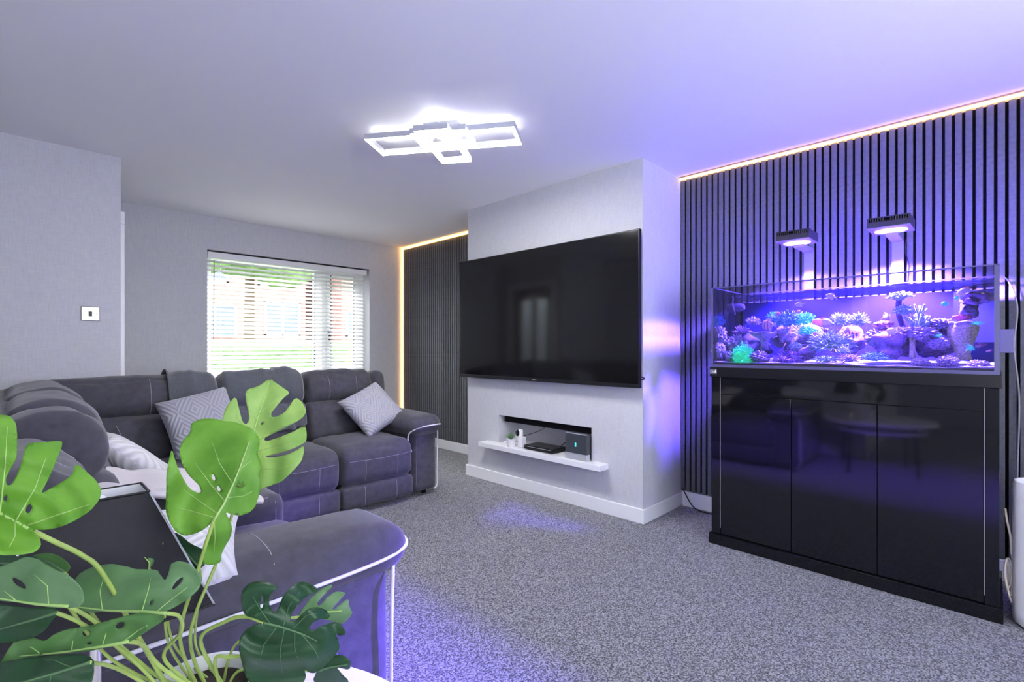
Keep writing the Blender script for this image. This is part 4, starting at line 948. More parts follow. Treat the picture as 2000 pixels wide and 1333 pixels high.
# corner
soft_part('corner_seat', far, (-.02, -.11, .12), (.98, .66, .463), .07, (0, .0, .022), 18, .007, 6, 12)
soft_part('lumbar_cushion', near, (3.01, .545, .42), (3.80, .80, .735), .07, (0, .03, 0), 16, .008, 9, 14, -10)
o, m = soft_part('headrest', near, (3.01, .575, .690), (3.86, .875, .968), (.05, .12, .12), (0, .02, .012), 18, .010, 9, 15, -8)
stitch_on(o, m, near, [(3.30, .2, .74), (3.30, .2, .95)], (0, 1, 0))
l, m3 = soft_part('lumbar_cushion', far, (.22, .545, .42), (.98, .80, .735), .07, (0, .03, 0), 16, .008, 9, 16, -10)
o, m4 = soft_part('headrest', far, (.10, .585, .690), (.98, .865, .968), (.05, .115, .115), (0, .02, .012), 18, .010, 9, 17, -8)
BV['backs'] += [m3, m4]
stitch_on(o, m4, far, [(.60, .2, .70), (.60, .2, .96)], (0, 1, 0)); stitch_on(l, m3, far, [(.52, .2, .45), (.42, .2, .72)], (0, 1, 0))
soft_part('back_shell', far, (-.08, .74, .06), (.985, .90, .925), .05, (0, 0, 0), 10, .003, 6, 18)
soft_part('back_shell', near, (2.40, .74, .06), (3.95, .90, .925), .05, (0, 0, 0), 10, .003, 6, 19)
# arms
def arm(fr, u_in, u_out, sgn, seed, panel=False):
    """u_in: seat side, u_out: outer side; sgn = +1 when the outer side has larger u"""
    a, b = min(u_in, u_out), max(u_in, u_out)
    bo, mb_ = soft_part('arm_body', fr, (a + .012, .025, .04), (b, .86, .545), .045, (.008, .0, 0), 16, .004, 7, seed)
    lo = a - (.045 if sgn > 0 else .012); hi = b + (.012 if sgn > 0 else .045)
    top, mt = soft_part('arm_pad', fr, (lo, -.035, .485), (hi, .84, .628), .066, (0, .012, .022), 18, .004, 7, seed + 1)
    # piping round the pad: along the outer edge, across the front, back on the seat side
    pad = [(u_out + sgn * .013, .80, .532), (u_out + sgn * .016, .45, .535), (u_out + sgn * .014, .12, .540), (u_out + sgn * .004, .00, .552), (u_out - sgn * .04, -.042, .560),
           ((a + b) / 2, -.050, .560), (u_in + sgn * .02, -.040, .553), (u_in - sgn * .022, -.012, .535), (u_in - sgn * .034, .04, .50), (u_in - sgn * .03, .06, .44), (u_in - sgn * .006, .05, .36)]
    MB().tube(smooth_path([fr(*p) for p in pad], 8), .0052, 8).build('piping', PIPING, top, smooth=True)
    fp = [(u_out - sgn * .055, .012, .520), (u_out - sgn * .018, .018, .512), (u_out + sgn * .004, .030, .48), (u_out + sgn * .006, .035, .40), (u_out + sgn * .006, .037, .20), (u_out + sgn * .003, .035, .07), (u_out - sgn * .03, .025, .045)]
    MB().tube(smooth_path([fr(*p) for p in fp], 8), .0052, 8).build('piping', PIPING, bo, smooth=True)
    stitch_on(top, mt, fr, [(u_in - sgn * .05, .36, .75), (u_out - sgn * .01, .36, .75)], (0, 0, -1))
    stitch_on(bo, mb_, fr, [(u_in + sgn * .03, -.1, .45), (u_in + sgn * .03, -.1, .1)], (0, 1, 0))
    if panel:
        q = MB(); q.soft((u_out - .004 if sgn > 0 else u_out - .008, .20, .13), (u_out + .008 if sgn > 0 else u_out + .004, .52, .40), .035, 10)
        mapped(fr, q).build('control_panel', SOFA, bo, smooth=True)
        q = MB(); q.soft((u_out - .016 if sgn < 0 else u_out + .004, .28, .30), (u_out - .004 if sgn < 0 else u_out + .016, .40, .345), .012, 8)
        mapped(fr, q).build('recline_buttons', BLACK, bo, smooth=True)
arm(far, 2.145, 2.365, 1, 40)
arm(near, 1.505, 1.275, -1, 44, True)
soft_part('lumbar_cushion', near, (2.125, .56, .42), (2.40, .82, .73), .07, (0, .03, 0), 14, .008, 9, 21, -10)
soft_part('headrest', near, (2.125, .60, .680), (2.40, .88, .945), (.05, .115, .115), (0, .02, .012), 16, .011, 11, 22, -8)
# console with cup holders
co, cm = soft_part('console', near, (2.12, .012, .04), (2.40, .62, .548), .05, (0, 0, .004), 14, .003, 7, 50)
stitch_on(co, cm, near, [(2.14, .03, .8), (2.14, .58, .8)], (0, 0, -1)); stitch_on(co, cm, near, [(2.38, .03, .8), (2.38, .58, .8)], (0, 0, -1))
stitch_on(co, cm, near, [(2.0, .055, .52), (2.0, .055, .1)], (1, 0, 0))
for vv in (.14, .27):
    c = near(2.26, vv, .552); ring = MB().lathe([(.048, 0), (.050, .005), (.040, .006), (.037, .0)], c, 28, False); rg = ring.build('cup_holder', CHROME, co, smooth=True)
    MB().lathe([(.0005, .0), (.038, .001), (.0385, .003)], c, 24, False).build('cup_well', BLACK, rg)
m = MB(); m.bbox((2.17, .37, .549), (2.35, .55, .557), .003); mapped(near, m).build('console_lid', SOFA, co)
m = MB(); m.bbox((2.20, .34, .550), (2.32, .362, .558), .003); mapped(near, m).build('lid_catch', CHROME, co)
# steel glide bar under the footrests and label between two backs
MB().box((1.02, 3.16, .028), (1.56, 3.175, .044)).build('glide_bar', mat('pale_timber_rail', (.62, .55, .45), .5), sf)
m = MB(); m.box((2.395, .60, .74), (2.398, .635, .79)); mapped(near, m).build('care_label', PIPING, sf)
for (x, y) in ((2.30, 3.25), (1.05, 3.3), (.7, 1.34), (.7, 2.9), (2.25, 3.95), (0.0, 3.95), (0, 1.35)):
    MB().tube([(x, y, 0), (x, y, .06)], .02, 10).build('foot', BLACK, sf)

# ------------------------------------------------------------------ throws
def radial_throw(name, fr, u0, u1, mbs, label, material, a0, a1, nu=46, na=44, fold=.010, seed=0, off=.010, origin=None, extra=None):
    V = []; Fc = []
    for m_ in mbs:
        o_ = len(V); V += m_.v; Fc += [tuple(i + o_ for i in f) for f in m_.f]
    bv = BVHTree.FromPolygons(V, Fc); rows = []
    for i in range(nu + 1):
        t = i / nu; u = u0 + (u1 - u0) * t; row = []
        for j in range(na + 1):
            s = j / na; a = R(a0 + (a1 - a0) * s); dirl = Vector((0, -math.cos(a), math.sin(a)))
            uu = u + .012 * math.sin(s * 5 + seed) + .02 * noise.noise(Vector((t * 3 + seed, s * 3, 0)))
            p = fr(uu, .74 + dirl.y * .9, .66 + dirl.z * .9); q = fr(uu, .74, .66); d = (q - p).normalized()
            h = bv.ray_cast(p, d, 2.0); hp = h[0] if h[0] is not None else p + d * .74
            w = fold * max(0, .25 + noise.noise(Vector((u * 21 + .8 * math.sin(s * 3), s * 1.6, seed)))) * (1.0 if (t < .25 or t > .8) else .35)
            row.append(hp - d * (off + w))
        rows.append(row)
    m_ = MB().grid(rows)
    o = m_.build(name, material, origin=origin, smooth=True)
    so_ = o.modifiers.new('thick', 'SOLIDIFY'); so_.thickness = .006; so_.offset = 1
    tag(o, label, 'throw'); return o
radial_throw('fleece_throw', far, .70, 1.545, BV['backs'], 'dark grey fleece throw draped over the sofa back under the window', THROW, -22, 128, 90, 44, .028, 1.3, .010, origin=(1.1, 3.9, .9))
# pale fleece throw over the seat beside the console
rows = []
for i in range(31):
    t = i / 30; row = []
    for j in range(31):
        s = j / 30
        y = 1.98 + .52 * t; x = .17 + .50 * s
        z = .60 + .10 * (1 - s) ** 1.5 + .035 * math.sin(t * 7 + s * 2) * (.4 + s) * .5 + .02 * noise.noise(Vector((t * 5, s * 5, 2)))
        if s > .62: z -= (s - .62) * .12
        z = max(z, .572); row.append(Vector((x + .02 * math.sin(t * 9), y, z)))
    rows.append(row)
o = MB().grid(rows).build('blush_throw', FLEECE, origin=(.4, 2.25, .55), smooth=True); sm = o.modifiers.new('thick', 'SOLIDIFY'); sm.thickness = .012
tag(o, 'pale blush fleece throw heaped over the sofa console beside the lampshade', 'throw')

# ------------------------------------------------------------------ cushions
CUSHG = mat_cushion('grey_velvet_diamonds', (.37, .37, .42)); CUSHS = mat_cushion('silver_velvet_diamonds', (.43, .43, .48)); CUSHW = mat_cushion('white_velvet_diamonds', (.66, .65, .67))
def cushion(Mx, S, T, material, label, n=26, seed=0, sag=0.0):
    vs = []; fs = []; uvs = []
    for side in (1, -1):
        o = len(vs)
        for i in range(n + 1):
            for j in range(n + 1):
                u = -1 + 2 * i / n; v = -1 + 2 * j / n
                k = 1 - .055 * (1 - u * u) * abs(v) ** 4 ; k2 = 1 - .055 * (1 - v * v) * abs(u) ** 4
                w = (max(0, 1 - u ** 4) * max(0, 1 - v ** 4)) ** .55
                z = side * T / 2 * w + .008 * noise.noise(Vector((u * 2 + seed, v * 2, side))) * w - sag * (u * u + .6 * v * v)
                vs.append(Mx @ Vector((u * S / 2 * k2, v * S / 2 * k, z))); uvs.append((i / n, j / n))
        for i in range(n):
            for j in range(n):
                a = o + i * (n + 1) + j; q = (a, a + 1, a + n + 2, a + n + 1); fs.append(q if side < 0 else q[::-1])
    me = bpy.data.meshes.new('scatter_cushion'); org = Mx.translation.copy(); me.from_pydata([v - org for v in vs], [], fs)
    ul = me.uv_layers.new(name='uv')
    for l_ in me.loops: ul.data[l_.index].uv = uvs[l_.vertex_index]
    bm = bmesh.new(); bm.from_mesh(me); bmesh.ops.remove_doubles(bm, verts=bm.verts[:], dist=.0004); bmesh.ops.recalc_face_normals(bm, faces=bm.faces[:]); bm.to_mesh(me); bm.free()
    me.polygons.foreach_set('use_smooth', [True] * len(me.polygons)); me.materials.append(material)
    ob = bpy.data.objects.new('scatter_cushion', me); COL.objects.link(ob); ob.location = org
    tag(ob, label, 'cushion', 'scatter cushions on the sofa'); return ob
def frame_from(c, ux, vy):
    x = Vector(ux).normalized(); y = Vector(vy); y = (y - x * y.dot(x)).normalized(); z = x.cross(y)
    return Matrix(((x.x, y.x, z.x, c[0]), (x.y, y.y, z.y, c[1]), (x.z, y.z, z.z, c[2]), (0, 0, 0, 1)))
# corners taken on the plane each cushion leans in
def cushion_at(tl, tr, bl, Y3, **kw):
    A, B, C = PY(*tl, Y3[0]), PY(*tr, Y3[1]), PY(*bl, Y3[2]); c = (B + C) / 2
    return frame_from(c, B - A, A - C), (B - A).length, (A - C).length
Mx, s1, s2 = cushion_at((308, 783), (438, 752), (346, 905), (3.60, 3.60, 3.38)); cushion(Mx, (s1 + s2) / 2 * 1.0, .13, CUSHG, 'grey diamond-quilted cushion upright on the corner of the sofa, behind the monstera')
Mx, s1, s2 = cushion_at((655, 792), (738, 746), (716, 857), (3.58, 3.63, 3.36)); cushion(Mx, (s1 + s2) / 2 * .98, .13, CUSHS, 'silver diamond-quilted cushion tipped on its point against the far sofa arm', seed=3)
cushion(frame_from((.395, 2.78, .625), (-.10, 1, 0), (-.62, -.05, .60)), .44, .13, CUSHW, 'white quilted cushion leaning on the sofa back behind the blush throw', seed=5)
cushion(frame_from((.215, 1.40, .688), (1, -.30, -.05), (.30, 1, .06)), .38, .11, CUSHW, 'white quilted cushion lying over the near sofa arm behind the plant stems', seed=8)

# ================================================================== SIDE TABLE, LAMP, MONSTERA
TBZ = .48; TBC = Vector((.105, .79, 0)); TBR = .445
tb = thing('side_table', (TBC.x, TBC.y, 0), 'round white side table with black legs under the monstera', 'table')
TTOP = mat('white_table_top', (.80, .76, .77), .35)
MB().lathe([(TBR - .01, -.024), (TBR, -.018), (TBR, -.004), (TBR - .004, 0)], (TBC.x, TBC.y, TBZ), 72, True, True).build('table_top', TTOP, tb, smooth=True, angle=40)
MB().lathe([(TBR * .82, -.020), (TBR * .83, -.002)], (TBC.x + .02, TBC.y, TBZ - .075), 60, True, True).build('lower_top', TTOP, tb, smooth=True, angle=40)
for q in (30, 120, 210, 300):
    d = Vector((math.cos(R(q)), math.sin(R(q)), 0)); MB().tube([TBC + d * .36, TBC + d * .33 + Vector((0, 0, TBZ - .02))], .011, 10).build('leg', BLACKM, tb, smooth=True)
# lamp with a tapered oblong shade
LC = Vector((.095, 1.045, TBZ)); lp = thing('table_lamp', LC, 'table lamp with a tapered charcoal oblong shade beside the monstera', 'lamp')
SHADE = mat('charcoal_shade_cloth', (.036, .034, .038), .9, spec=.1, bump=.4, bump_scale=500); SHIN = mat('silver_shade_lining', (.72, .72, .74), .5)
zt, zb_ = .918, .715; tx, ty, bx, by = .066, .036, .150, .082
def ring(x, y, z, k=0): return [Vector((LC.x + sx * (x - k), LC.y + sy * (y - k), z)) for sx, sy in ((-1, -1), (1, -1), (1, 1), (-1, 1))]
def shell(k, name, material, parent):
    a, b = ring(tx, ty, zt, k), ring(bx, by, zb_, k); return MB().add(a + b, [(i, (i+1) % 4, 4 + (i+1) % 4, 4 + i) for i in range(4)]).build(name, material, parent)
sh = shell(0, 'lamp_shade', SHADE, lp); s_ = sh.modifiers.new('thick', 'SOLIDIFY'); s_.thickness = .0012; s_.offset = -1
shell(.003, 'lining', SHIN, sh)
for (x, y, z) in ((tx, ty, zt), (bx, by, zb_)):
    p = ring(x, y, z); MB().tube([p[0], p[1]], .0022, 6).tube([p[1], p[2]], .0022, 6).tube([p[2], p[3]], .0022, 6).tube([p[3], p[0]], .0022, 6).build('shade_rim', BLACK, sh)
a, b = ring(tx, ty, zt), ring(bx, by, zb_)
for i in range(4): MB().tube([a[i], b[i]], .0016, 6).build('shade_seam', ALU, sh)
MB().tube([LC + Vector((0, 0, .03)), LC + Vector((0, 0, .36))], .008, 12).build('stem', CHROME, lp, smooth=True)
MB().bbox((LC.x - .055, LC.y - .04, TBZ), (LC.x + .055, LC.y + .04, TBZ + .035), .008).build('base', POTW, lp)
MB().lathe([(.014, 0), (.014, .05), (.028, .075), (.03, .10), (.012, .125)], (LC.x, LC.y, .79), 20, True, True).build('bulb', mat('opal_bulb', (.85, .85, .85), .3), lp, smooth=True)

# ------------------------------------------------------------------ monstera
PC = Vector((.205, .865, TBZ)); mo = thing('potted_monstera', PC, 'monstera with split green leaves in a white pot on the side table', 'potted plant')
MB().lathe([(.050, 0), (.060, .02), (.070, .12), (.075, .162), (.075, .168), (.069, .168), (.065, .145), (.02, .142)], PC, 40, True, True).build('pot', POTW, mo, smooth=True, angle=45)
MB().lathe([(.0005, .148), (.065, .147)], PC, 30, False).build('soil', SOIL, mo)
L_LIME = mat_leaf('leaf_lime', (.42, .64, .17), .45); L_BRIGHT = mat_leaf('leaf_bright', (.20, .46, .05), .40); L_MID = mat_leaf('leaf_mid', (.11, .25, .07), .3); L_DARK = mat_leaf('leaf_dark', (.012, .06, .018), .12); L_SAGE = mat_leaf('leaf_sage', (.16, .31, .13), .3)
VEIN = mat('leaf_vein', (.34, .52, .15), .5); VEIND = mat('leaf_vein_dark', (.07, .15, .06), .5); PETI = mat('petiole_green', (.30, .42, .09), .5, noise_amt=.25, noise_scale=30)
def px_of(z0, sc): return lambda p: (z0[0] + p[0] / sc, z0[1] + p[1] / sc)
def leaf(outline, holes, rib, conv, D0, a, b, k, material, vein=VEIN, base=None, laterals=(), vr=.0022, droop=0.0, ripple=.003, seed=0):
    """a monstera blade: outline read off the photograph and set at its own depth, tilted (a, b metres per 100 px),
    folded along the midrib by k, with thickness"""
    out = [Vector(conv(p)) for p in outline]; hs = [[Vector(conv(p)) for p in h] for h in holes]; rb = [Vector(conv(p)) for p in rib]
    def dens(pts, closed=True, step=7):
        r_ = []
        n_ = len(pts)
        for i in range(n_ if closed else n_ - 1):
            p, q = pts[i], pts[(i + 1) % n_]; m_ = max(1, int((q - p).length / step))
            for t in range(m_): r_.append(p.lerp(q, t / m_))
        return r_
    def rnd_loop(pts, it=1):
        for _ in range(it):
            r_ = []
            for i in range(len(pts)):
                p, q = pts[i], pts[(i + 1) % len(pts)]; r_ += [p.lerp(q, .2), p.lerp(q, .8)]
            pts = r_
        return pts
    o2 = dens(rnd_loop(out, 1)); h2 = [dens(rnd_loop(h, 1), step=5) for h in hs]
    vs = [v.copy() for v in o2]; es = [(i, (i + 1) % len(o2)) for i in range(len(o2))]
    for h in h2:
        s_ = len(vs); vs += [v.copy() for v in h]; es += [(s_ + i, s_ + (i + 1) % len(h)) for i in range(len(h))]
    x0 = min(v.x for v in o2); x1 = max(v.x for v in o2); y0 = min(v.y for v in o2); y1 = max(v.y for v in o2); st_ = max(6, (x1 - x0 + y1 - y0) / 60)
    yy = y0
    while yy < y1:
        xx = x0 + (0 if int((yy - y0) / st_) % 2 else st_ / 2)
        while xx < x1: vs.append(Vector((xx, yy))); xx += st_
        yy += st_
    r_ = geometry.delaunay_2d_cdt([Vector((v.x, v.y)) for v in vs], es, [], 0, .01)
    def inside(p, poly):
        c_ = False; n_ = len(poly); j_ = n_ - 1
        for i_ in range(n_):
            A, B = poly[i_], poly[j_]
            if (A.y > p.y) != (B.y > p.y) and p.x < (B.x - A.x) * (p.y - A.y) / (B.y - A.y) + A.x: c_ = not c_
            j_ = i_
        return c_
    pv, pf = r_[0], []
    for f_ in r_[2]:
        g_ = Vector((sum(pv[i].x for i in f_) / 3, sum(pv[i].y for i in f_) / 3))
        if inside(g_, o2) and not any(inside(g_, h) for h in h2): pf.append(tuple(f_))
    used_ = sorted({i for f_ in pf for i in f_}); mp_ = {i: q for q, i in enumerate(used_)}
    pv = [Vector(pv[i]) for i in used_]; pf = [tuple(mp_[i] for i in f_) for f_ in pf]
    c0 = rb[0]
    def ribdist(p):
        best = 1e9; sg = 1
        for i in range(len(rb) - 1):
            e_ = rb[i+1] - rb[i]; t = max(0, min(1, (p - rb[i]).dot(e_) / max(1e-6, e_.length_squared))); d = p - (rb[i] + e_ * t)
            if d.length < abs(best): best = d.length; sg = 1 if e_.x * d.y - e_.y * d.x > 0 else -1
        return best, sg
    def lift(p):
        d, sg = ribdist(p)
        D = D0 + a * (p.x - c0.x) / 100 + b * (p.y - c0.y) / 100 + k * (d / 100) + droop * (d / 100) ** 2 + ripple * math.sin(d * .05 + (p - c0).length * .06 + seed) * min(1, d / 40)
        return PD(p.x, p.y, D)
    m_ = MB().add([lift(p) for p in pv], [tuple(f) for f in pf])
    lf = m_.build('leaf', material, mo, smooth=True); sm_ = lf.modifiers.new('thick', 'SOLIDIFY'); sm_.thickness = .0011; sm_.offset = 0
    V_ = MB(); rp = [lift(p) for p in dens(rb, False, 8)] + [lift(rb[-1])]
    tow = lambda q: q + (CAMP - q).normalized() * .0008
    V_.tube([tow(q) for q in rp], [vr * (1 - .65 * i / max(1, len(rp) - 1)) for i in range(len(rp))], 6)
    for lt in laterals:
        lp_ = dens([Vector(conv(p)) for p in lt], False, 8); lp_ = [lift(p) for p in lp_]
        if len(lp_) > 2: V_.tube([tow(q) for q in lp_], [vr * .38 * (1 - .7 * i / len(lp_)) for i in range(len(lp_))], 5)
    V_.build('midrib', vein, lf, smooth=True)
    # petiole from the pot to the leaf base
    b0 = lift(rb[0]); return b0
def petiole(pts, r=.0042): MB().tube(smooth_path(pts, 10), r * .66, 8).build('petiole', PETI, mo, smooth=True)
POTTOP = PC + Vector((0, 0, .142))
def pp(dx, dy): return POTTOP + Vector((dx, dy, 0))
z6 = px_of((300, 730), 3.419); z2 = px_of((0, 680), 2.042); z5 = px_of((380, 950), 3.481); z4 = px_of((0, 1000), 4.0025)
def ell(cx, cy, rx, ry, rot=0, n=8):
    return [(cx + rx * math.cos(2*math.pi*i/n) * math.cos(R(rot)) - ry * math.sin(2*math.pi*i/n) * math.sin(R(rot)), cy + rx * math.cos(2*math.pi*i/n) * math.sin(R(rot)) + ry * math.sin(2*math.pi*i/n) * math.cos(R(rot))) for i in range(n)]
# C: tall lime leaf behind
outC = [(775,32),(845,82),(912,128),(865,165),(812,228),(785,262),(785,290),(820,290),(870,265),(910,215),(948,158),(990,190),(1020,250),(1000,290),(960,320),(900,345),(840,375),(770,410),(740,432),(740,448),(770,450),(830,430),(920,395),(1008,348),(1022,390),(1020,455),(960,490),(880,520),(810,538),(750,552),(750,562),(820,560),(900,540),(960,510),(1003,482),(1005,520),(990,580),(960,620),(900,680),(850,725),(780,750),(720,770),(640,790),(560,760),(520,700),(500,620),(480,572),(440,545),(402,460),(405,400),(430,330),(465,300),(470,260),(500,200),(550,152),(572,240),(592,320),(615,342),(636,320),(636,260),(620,200),(612,130),(630,105),(700,85)]
b_ = leaf(outC, [ell(724, 335, 13, 8, -30), ell(456, 523, 32, 18, 40)], [(600, 690), (640, 500), (690, 310), (735, 180), (775, 45)], z6, .88, .02, -.03, -.03, L_LIME, laterals=[[(650,470),(800,400),(960,320)],[(630,540),(800,490),(1010,430)],[(610,640),(800,640),(930,610)],[(690,310),(640,240),(620,150)],[(660,420),(560,300),(545,200)],[(705,270),(790,190),(880,130)]], droop=.01, seed=1)
petiole([pp(.01, .01), PD(372, 1240, .80), PD(430, 1080, .865), b_])
# B: big bright leaf in front
outB = [(300,308),(350,300),(420,303),(470,320),(530,320),(600,345),(660,370),(700,420),(708,470),(690,540),(715,590),(720,640),(700,690),(722,745),(702,820),(680,890),(640,930),(580,950),(530,945),(478,925),(500,970),(525,1030),(515,1090),(470,1170),(452,1210),(452,1262),(380,1282),(320,1265),(318,1200),(340,1120),(380,1020),(395,990),(340,1040),(280,1070),(210,1087),(150,1060),(110,1000),(80,920),(85,800),(85,680),(100,580),(122,500),(150,600),(190,690),(240,770),(300,800),(320,788),(300,745),(230,675),(185,595),(168,510),(200,440),(245,400),(250,335)]
b_ = leaf(outB, [ell(400, 695, 11, 24, -20), ell(435, 770, 12, 20, -25), ell(580, 748, 30, 15, -12), ell(268, 752, 50, 30, 35)], [(400, 985), (470, 870), (540, 720), (590, 590), (640, 450)], z6, .78, .03, -.02, .05, L_BRIGHT, laterals=[[(430,940),(300,850),(180,760)],[(410,965),(250,920),(120,890)],[(480,860),(380,740),(250,560)],[(530,740),(440,600),(380,430)],[(570,640),(660,580),(700,560)],[(490,830),(600,820),(690,770)],[(405,1000),(410,1100),(400,1230)]], droop=-.02, seed=2)
petiole([pp(.0, -.01), PD(352, 1250, .775), PD(385, 1120, .775), b_])
# A: big bright leaf cut by the frame edge
outA = [(-90,300),(-40,270),(0,266),(40,272),(64,300),(68,370),(66,440),(40,485),(22,522),(25,548),(45,548),(62,520),(88,455),(105,382),(180,375),(247,370),(246,395),(220,460),(185,540),(160,585),(230,545),(285,512),(303,460),(340,490),(385,530),(405,570),(398,605),(360,650),(300,690),(240,715),(190,726),(125,725),(160,760),(164,790),(140,815),(80,825),(0,827),(-80,800),(-150,700),(-160,500)]
b_ = leaf(outA, [ell(22, 600, 9, 14, 20), ell(115, 642, 13, 20, 25)], [(115, 722), (0, 660), (-110, 590)], z2, .60, .02, -.03, -.04, L_BRIGHT, laterals=[[(100,712),(250,660),(370,620)],[(60,695),(140,560),(190,420)],[(0,660),(20,480),(30,300)],[(60,690),(60,750),(30,810)]], droop=.01, vr=.0028, seed=3)
petiole([pp(-.03, .0), PD(262, 1230, .70), PD(200, 1120, .66), PD(160, 1085, .64), PD(105, 1058, .615), b_], .0045)
# E1 and E2: paired mid-height leaves
outE1 = [(-60,450),(0,432),(90,402),(200,352),(290,370),(350,412),(420,450),(540,500),(640,600),(660,700),(600,752),(480,752),(400,748),(300,738),(100,705),(-60,690)]
b_ = leaf(outE1, [ell(150, 560, 70, 26, 35)], [(540, 740), (300, 725), (100, 695), (-60, 670)], z4, .575, -.01, -.03, -.02, L_SAGE, laterals=[[(380,725),(370,580),(240,470)],[(120,690),(60,640),(0,600)]], seed=4)
petiole([pp(-.02, .02), PD(250, 1275, .70), PD(185, 1215, .62), b_], .0035)
outE2 = [(560,610),(600,500),(700,440),(860,405),(1000,430),(1050,450),(1130,450),(1230,455),(1250,490),(1292,545),(1320,480),(1330,410),(1390,385),(1470,400),(1540,460),(1580,520),(1560,600),(1500,660),(1400,730),(1300,780),(1220,798),(1110,785),(1000,775),(840,780),(700,792),(600,760),(540,700)]
b_ = leaf(outE2, [ell(1388, 560, 66, 18, -48), ell(1180, 712, 22, 10, -60)], [(1300, 795), (1110, 782), (840, 775), (600, 745)], z4, .66, -.0, -.03, .01, L_SAGE, laterals=[[(1220,785),(1360,670),(1495,570)],[(1110,775),(1160,610),(1185,480)],[(800,770),(780,620),(820,480)]], seed=5)
petiole([pp(.01, -.02), PD(322, 1290, .72), PD(354, 1235, .69), PD(350, 1205, .675), b_], .0038)
# E3: long lower leaf
outE3 = [(-80,1230),(0,1190),(80,1050),(150,980),(230,970),(300,1000),(350,1015),(420,960),(520,920),(680,900),(850,850),(1000,810),(1120,785),(1290,815),(1270,860),(1200,900),(1100,970),(1010,1022),(850,1055),(700,1092),(500,1112),(300,1128),(150,1148),(60,1185),(-80,1260)]
b_ = leaf(outE3, [ell(675, 950, 34, 26, -10), ell(700, 1030, 22, 9, -15), ell(940, 890, 40, 24, -30)], [(1010, 1015), (800, 1055), (500, 1100), (150, 1132)], z4, .62, -.0, -.03, -.02, L_MID, laterals=[[(960,1020),(1080,930),(1190,870)],[(800,1050),(830,950),(840,900)],[(560,1090),(570,1010),(590,960)],[(320,1115),(260,1070),(200,1045)]], seed=6)
petiole([pp(.01, -.03), PD(316, 1305, .70), PD(280, 1262, .65), b_], .0042)
# bottom and rear dark leaves
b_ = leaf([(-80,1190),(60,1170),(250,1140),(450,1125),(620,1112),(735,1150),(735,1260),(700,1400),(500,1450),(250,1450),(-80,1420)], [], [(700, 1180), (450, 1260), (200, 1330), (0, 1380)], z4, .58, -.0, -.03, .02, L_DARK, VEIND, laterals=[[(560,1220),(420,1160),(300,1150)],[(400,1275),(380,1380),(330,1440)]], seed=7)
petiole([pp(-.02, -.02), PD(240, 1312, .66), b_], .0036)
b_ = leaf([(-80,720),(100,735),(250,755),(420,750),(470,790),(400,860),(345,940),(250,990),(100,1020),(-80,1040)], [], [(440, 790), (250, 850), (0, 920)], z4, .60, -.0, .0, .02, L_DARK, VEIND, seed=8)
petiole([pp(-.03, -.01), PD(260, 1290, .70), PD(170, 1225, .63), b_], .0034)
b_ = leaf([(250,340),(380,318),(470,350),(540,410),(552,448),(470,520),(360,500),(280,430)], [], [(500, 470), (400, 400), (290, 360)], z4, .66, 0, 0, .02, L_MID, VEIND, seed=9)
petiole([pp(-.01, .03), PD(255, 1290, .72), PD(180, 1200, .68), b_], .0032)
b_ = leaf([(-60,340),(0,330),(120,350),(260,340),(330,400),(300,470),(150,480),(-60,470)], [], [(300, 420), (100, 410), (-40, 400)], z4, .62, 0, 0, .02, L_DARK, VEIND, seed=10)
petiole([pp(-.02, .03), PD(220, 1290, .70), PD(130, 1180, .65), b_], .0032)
b_ = leaf([(1038,405),(1090,332),(1150,300),(1198,335),(1207,400),(1165,448),(1100,425)], [], [(1165, 448), (1168, 400), (1130, 355)], z4, .80, 0, 0, .06, L_MID, vr=.0018, seed=11)
petiole([pp(.0, .03), PD(330, 1260, .80), PD(318, 1160, .80), b_], .003)
b_ = leaf([(1198,452),(1240,345),(1258,222),(1302,245),(1292,320),(1245,440)], [], [(1205, 450), (1250, 340), (1275, 240)], z4, .82, 0, 0, .08, L_SAGE, vr=.0016, seed=12)
petiole([pp(.02, .03), PD(340, 1260, .82), PD(320, 1150, .82), b_], .003)
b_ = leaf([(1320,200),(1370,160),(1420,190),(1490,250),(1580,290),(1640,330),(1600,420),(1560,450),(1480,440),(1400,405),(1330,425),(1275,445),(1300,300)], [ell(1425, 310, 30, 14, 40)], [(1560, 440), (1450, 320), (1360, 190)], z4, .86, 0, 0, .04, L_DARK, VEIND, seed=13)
petiole([pp(.03, .03), PD(382, 1260, .84), PD(392, 1150, .86), b_], .003)
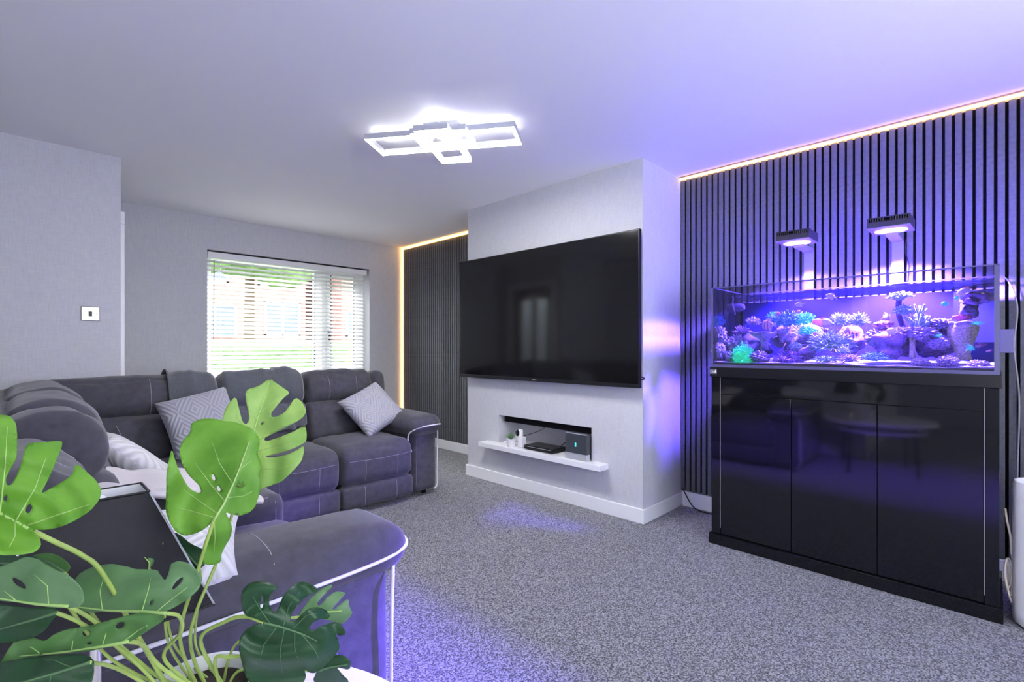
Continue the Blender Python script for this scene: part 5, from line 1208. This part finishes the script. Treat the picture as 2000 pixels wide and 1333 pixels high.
# D: dark drooping leaf over the table, pale one behind it
outD2 = [(700,880),(740,830),(790,760),(860,700),(930,668),(936,686),(880,740),(828,802),(850,818),(900,755),(960,715),(1032,726),(1000,762),(935,835),(945,845),(1000,792),(1046,764),(1052,820),(1077,870),(1000,947),(940,920),(860,900),(760,920)]
b_ = leaf(outD2, [], [(720, 890), (850, 860), (1000, 850)], z5, .83, .02, 0, .02, L_SAGE, seed=14)
petiole([pp(.03, .01), PD(460, 1260, .80), PD(540, 1215, .82), b_], .0034)
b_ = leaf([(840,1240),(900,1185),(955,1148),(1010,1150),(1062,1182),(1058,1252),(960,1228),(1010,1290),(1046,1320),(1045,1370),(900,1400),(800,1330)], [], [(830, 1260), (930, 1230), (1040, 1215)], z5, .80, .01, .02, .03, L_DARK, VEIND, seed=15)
petiole([pp(.03, -.01), PD(470, 1310, .775), PD(560, 1310, .79), b_], .0034)
outD = [(470,930),(430,905),(340,880),(315,800),(320,720),(370,660),(430,648),(500,655),(575,690),(530,720),(505,750),(510,820),(530,855),(552,860),(572,830),(590,770),(630,710),(690,660),(740,648),(800,670),(848,712),(780,740),(720,780),(680,840),(655,880),(655,915),(680,920),(720,880),(770,835),(830,822),(890,840),(922,882),(905,905),(850,905),(800,930),(778,965),(800,988),(860,955),(915,930),(965,925),(1010,960),(1032,1012),(985,1016),(955,1005),(978,1050),(987,1110),(950,1160),(900,1205),(855,1255),(800,1276),(745,1245),(760,1300),(720,1370),(620,1420),(500,1400),(400,1380),(345,1290),(320,1190),(300,1100),(310,1030),(345,978),(400,945)]
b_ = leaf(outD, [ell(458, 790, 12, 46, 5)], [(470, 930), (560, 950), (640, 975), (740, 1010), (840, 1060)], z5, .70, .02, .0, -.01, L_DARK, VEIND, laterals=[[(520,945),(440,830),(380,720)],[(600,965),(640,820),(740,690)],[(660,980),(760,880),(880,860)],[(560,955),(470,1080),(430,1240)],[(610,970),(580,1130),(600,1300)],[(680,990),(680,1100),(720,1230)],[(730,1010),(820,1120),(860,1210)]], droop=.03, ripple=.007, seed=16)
petiole([pp(.03, -.03), PD(392, 1255, .735), PD(440, 1215, .72), PD(480, 1205, .705), b_], .0042)
petiole([pp(.02, -.03), PD(420, 1290, .73), PD(450, 1284, .72), PD(500, 1280, .715), PD(540, 1278, .712)], .0036)
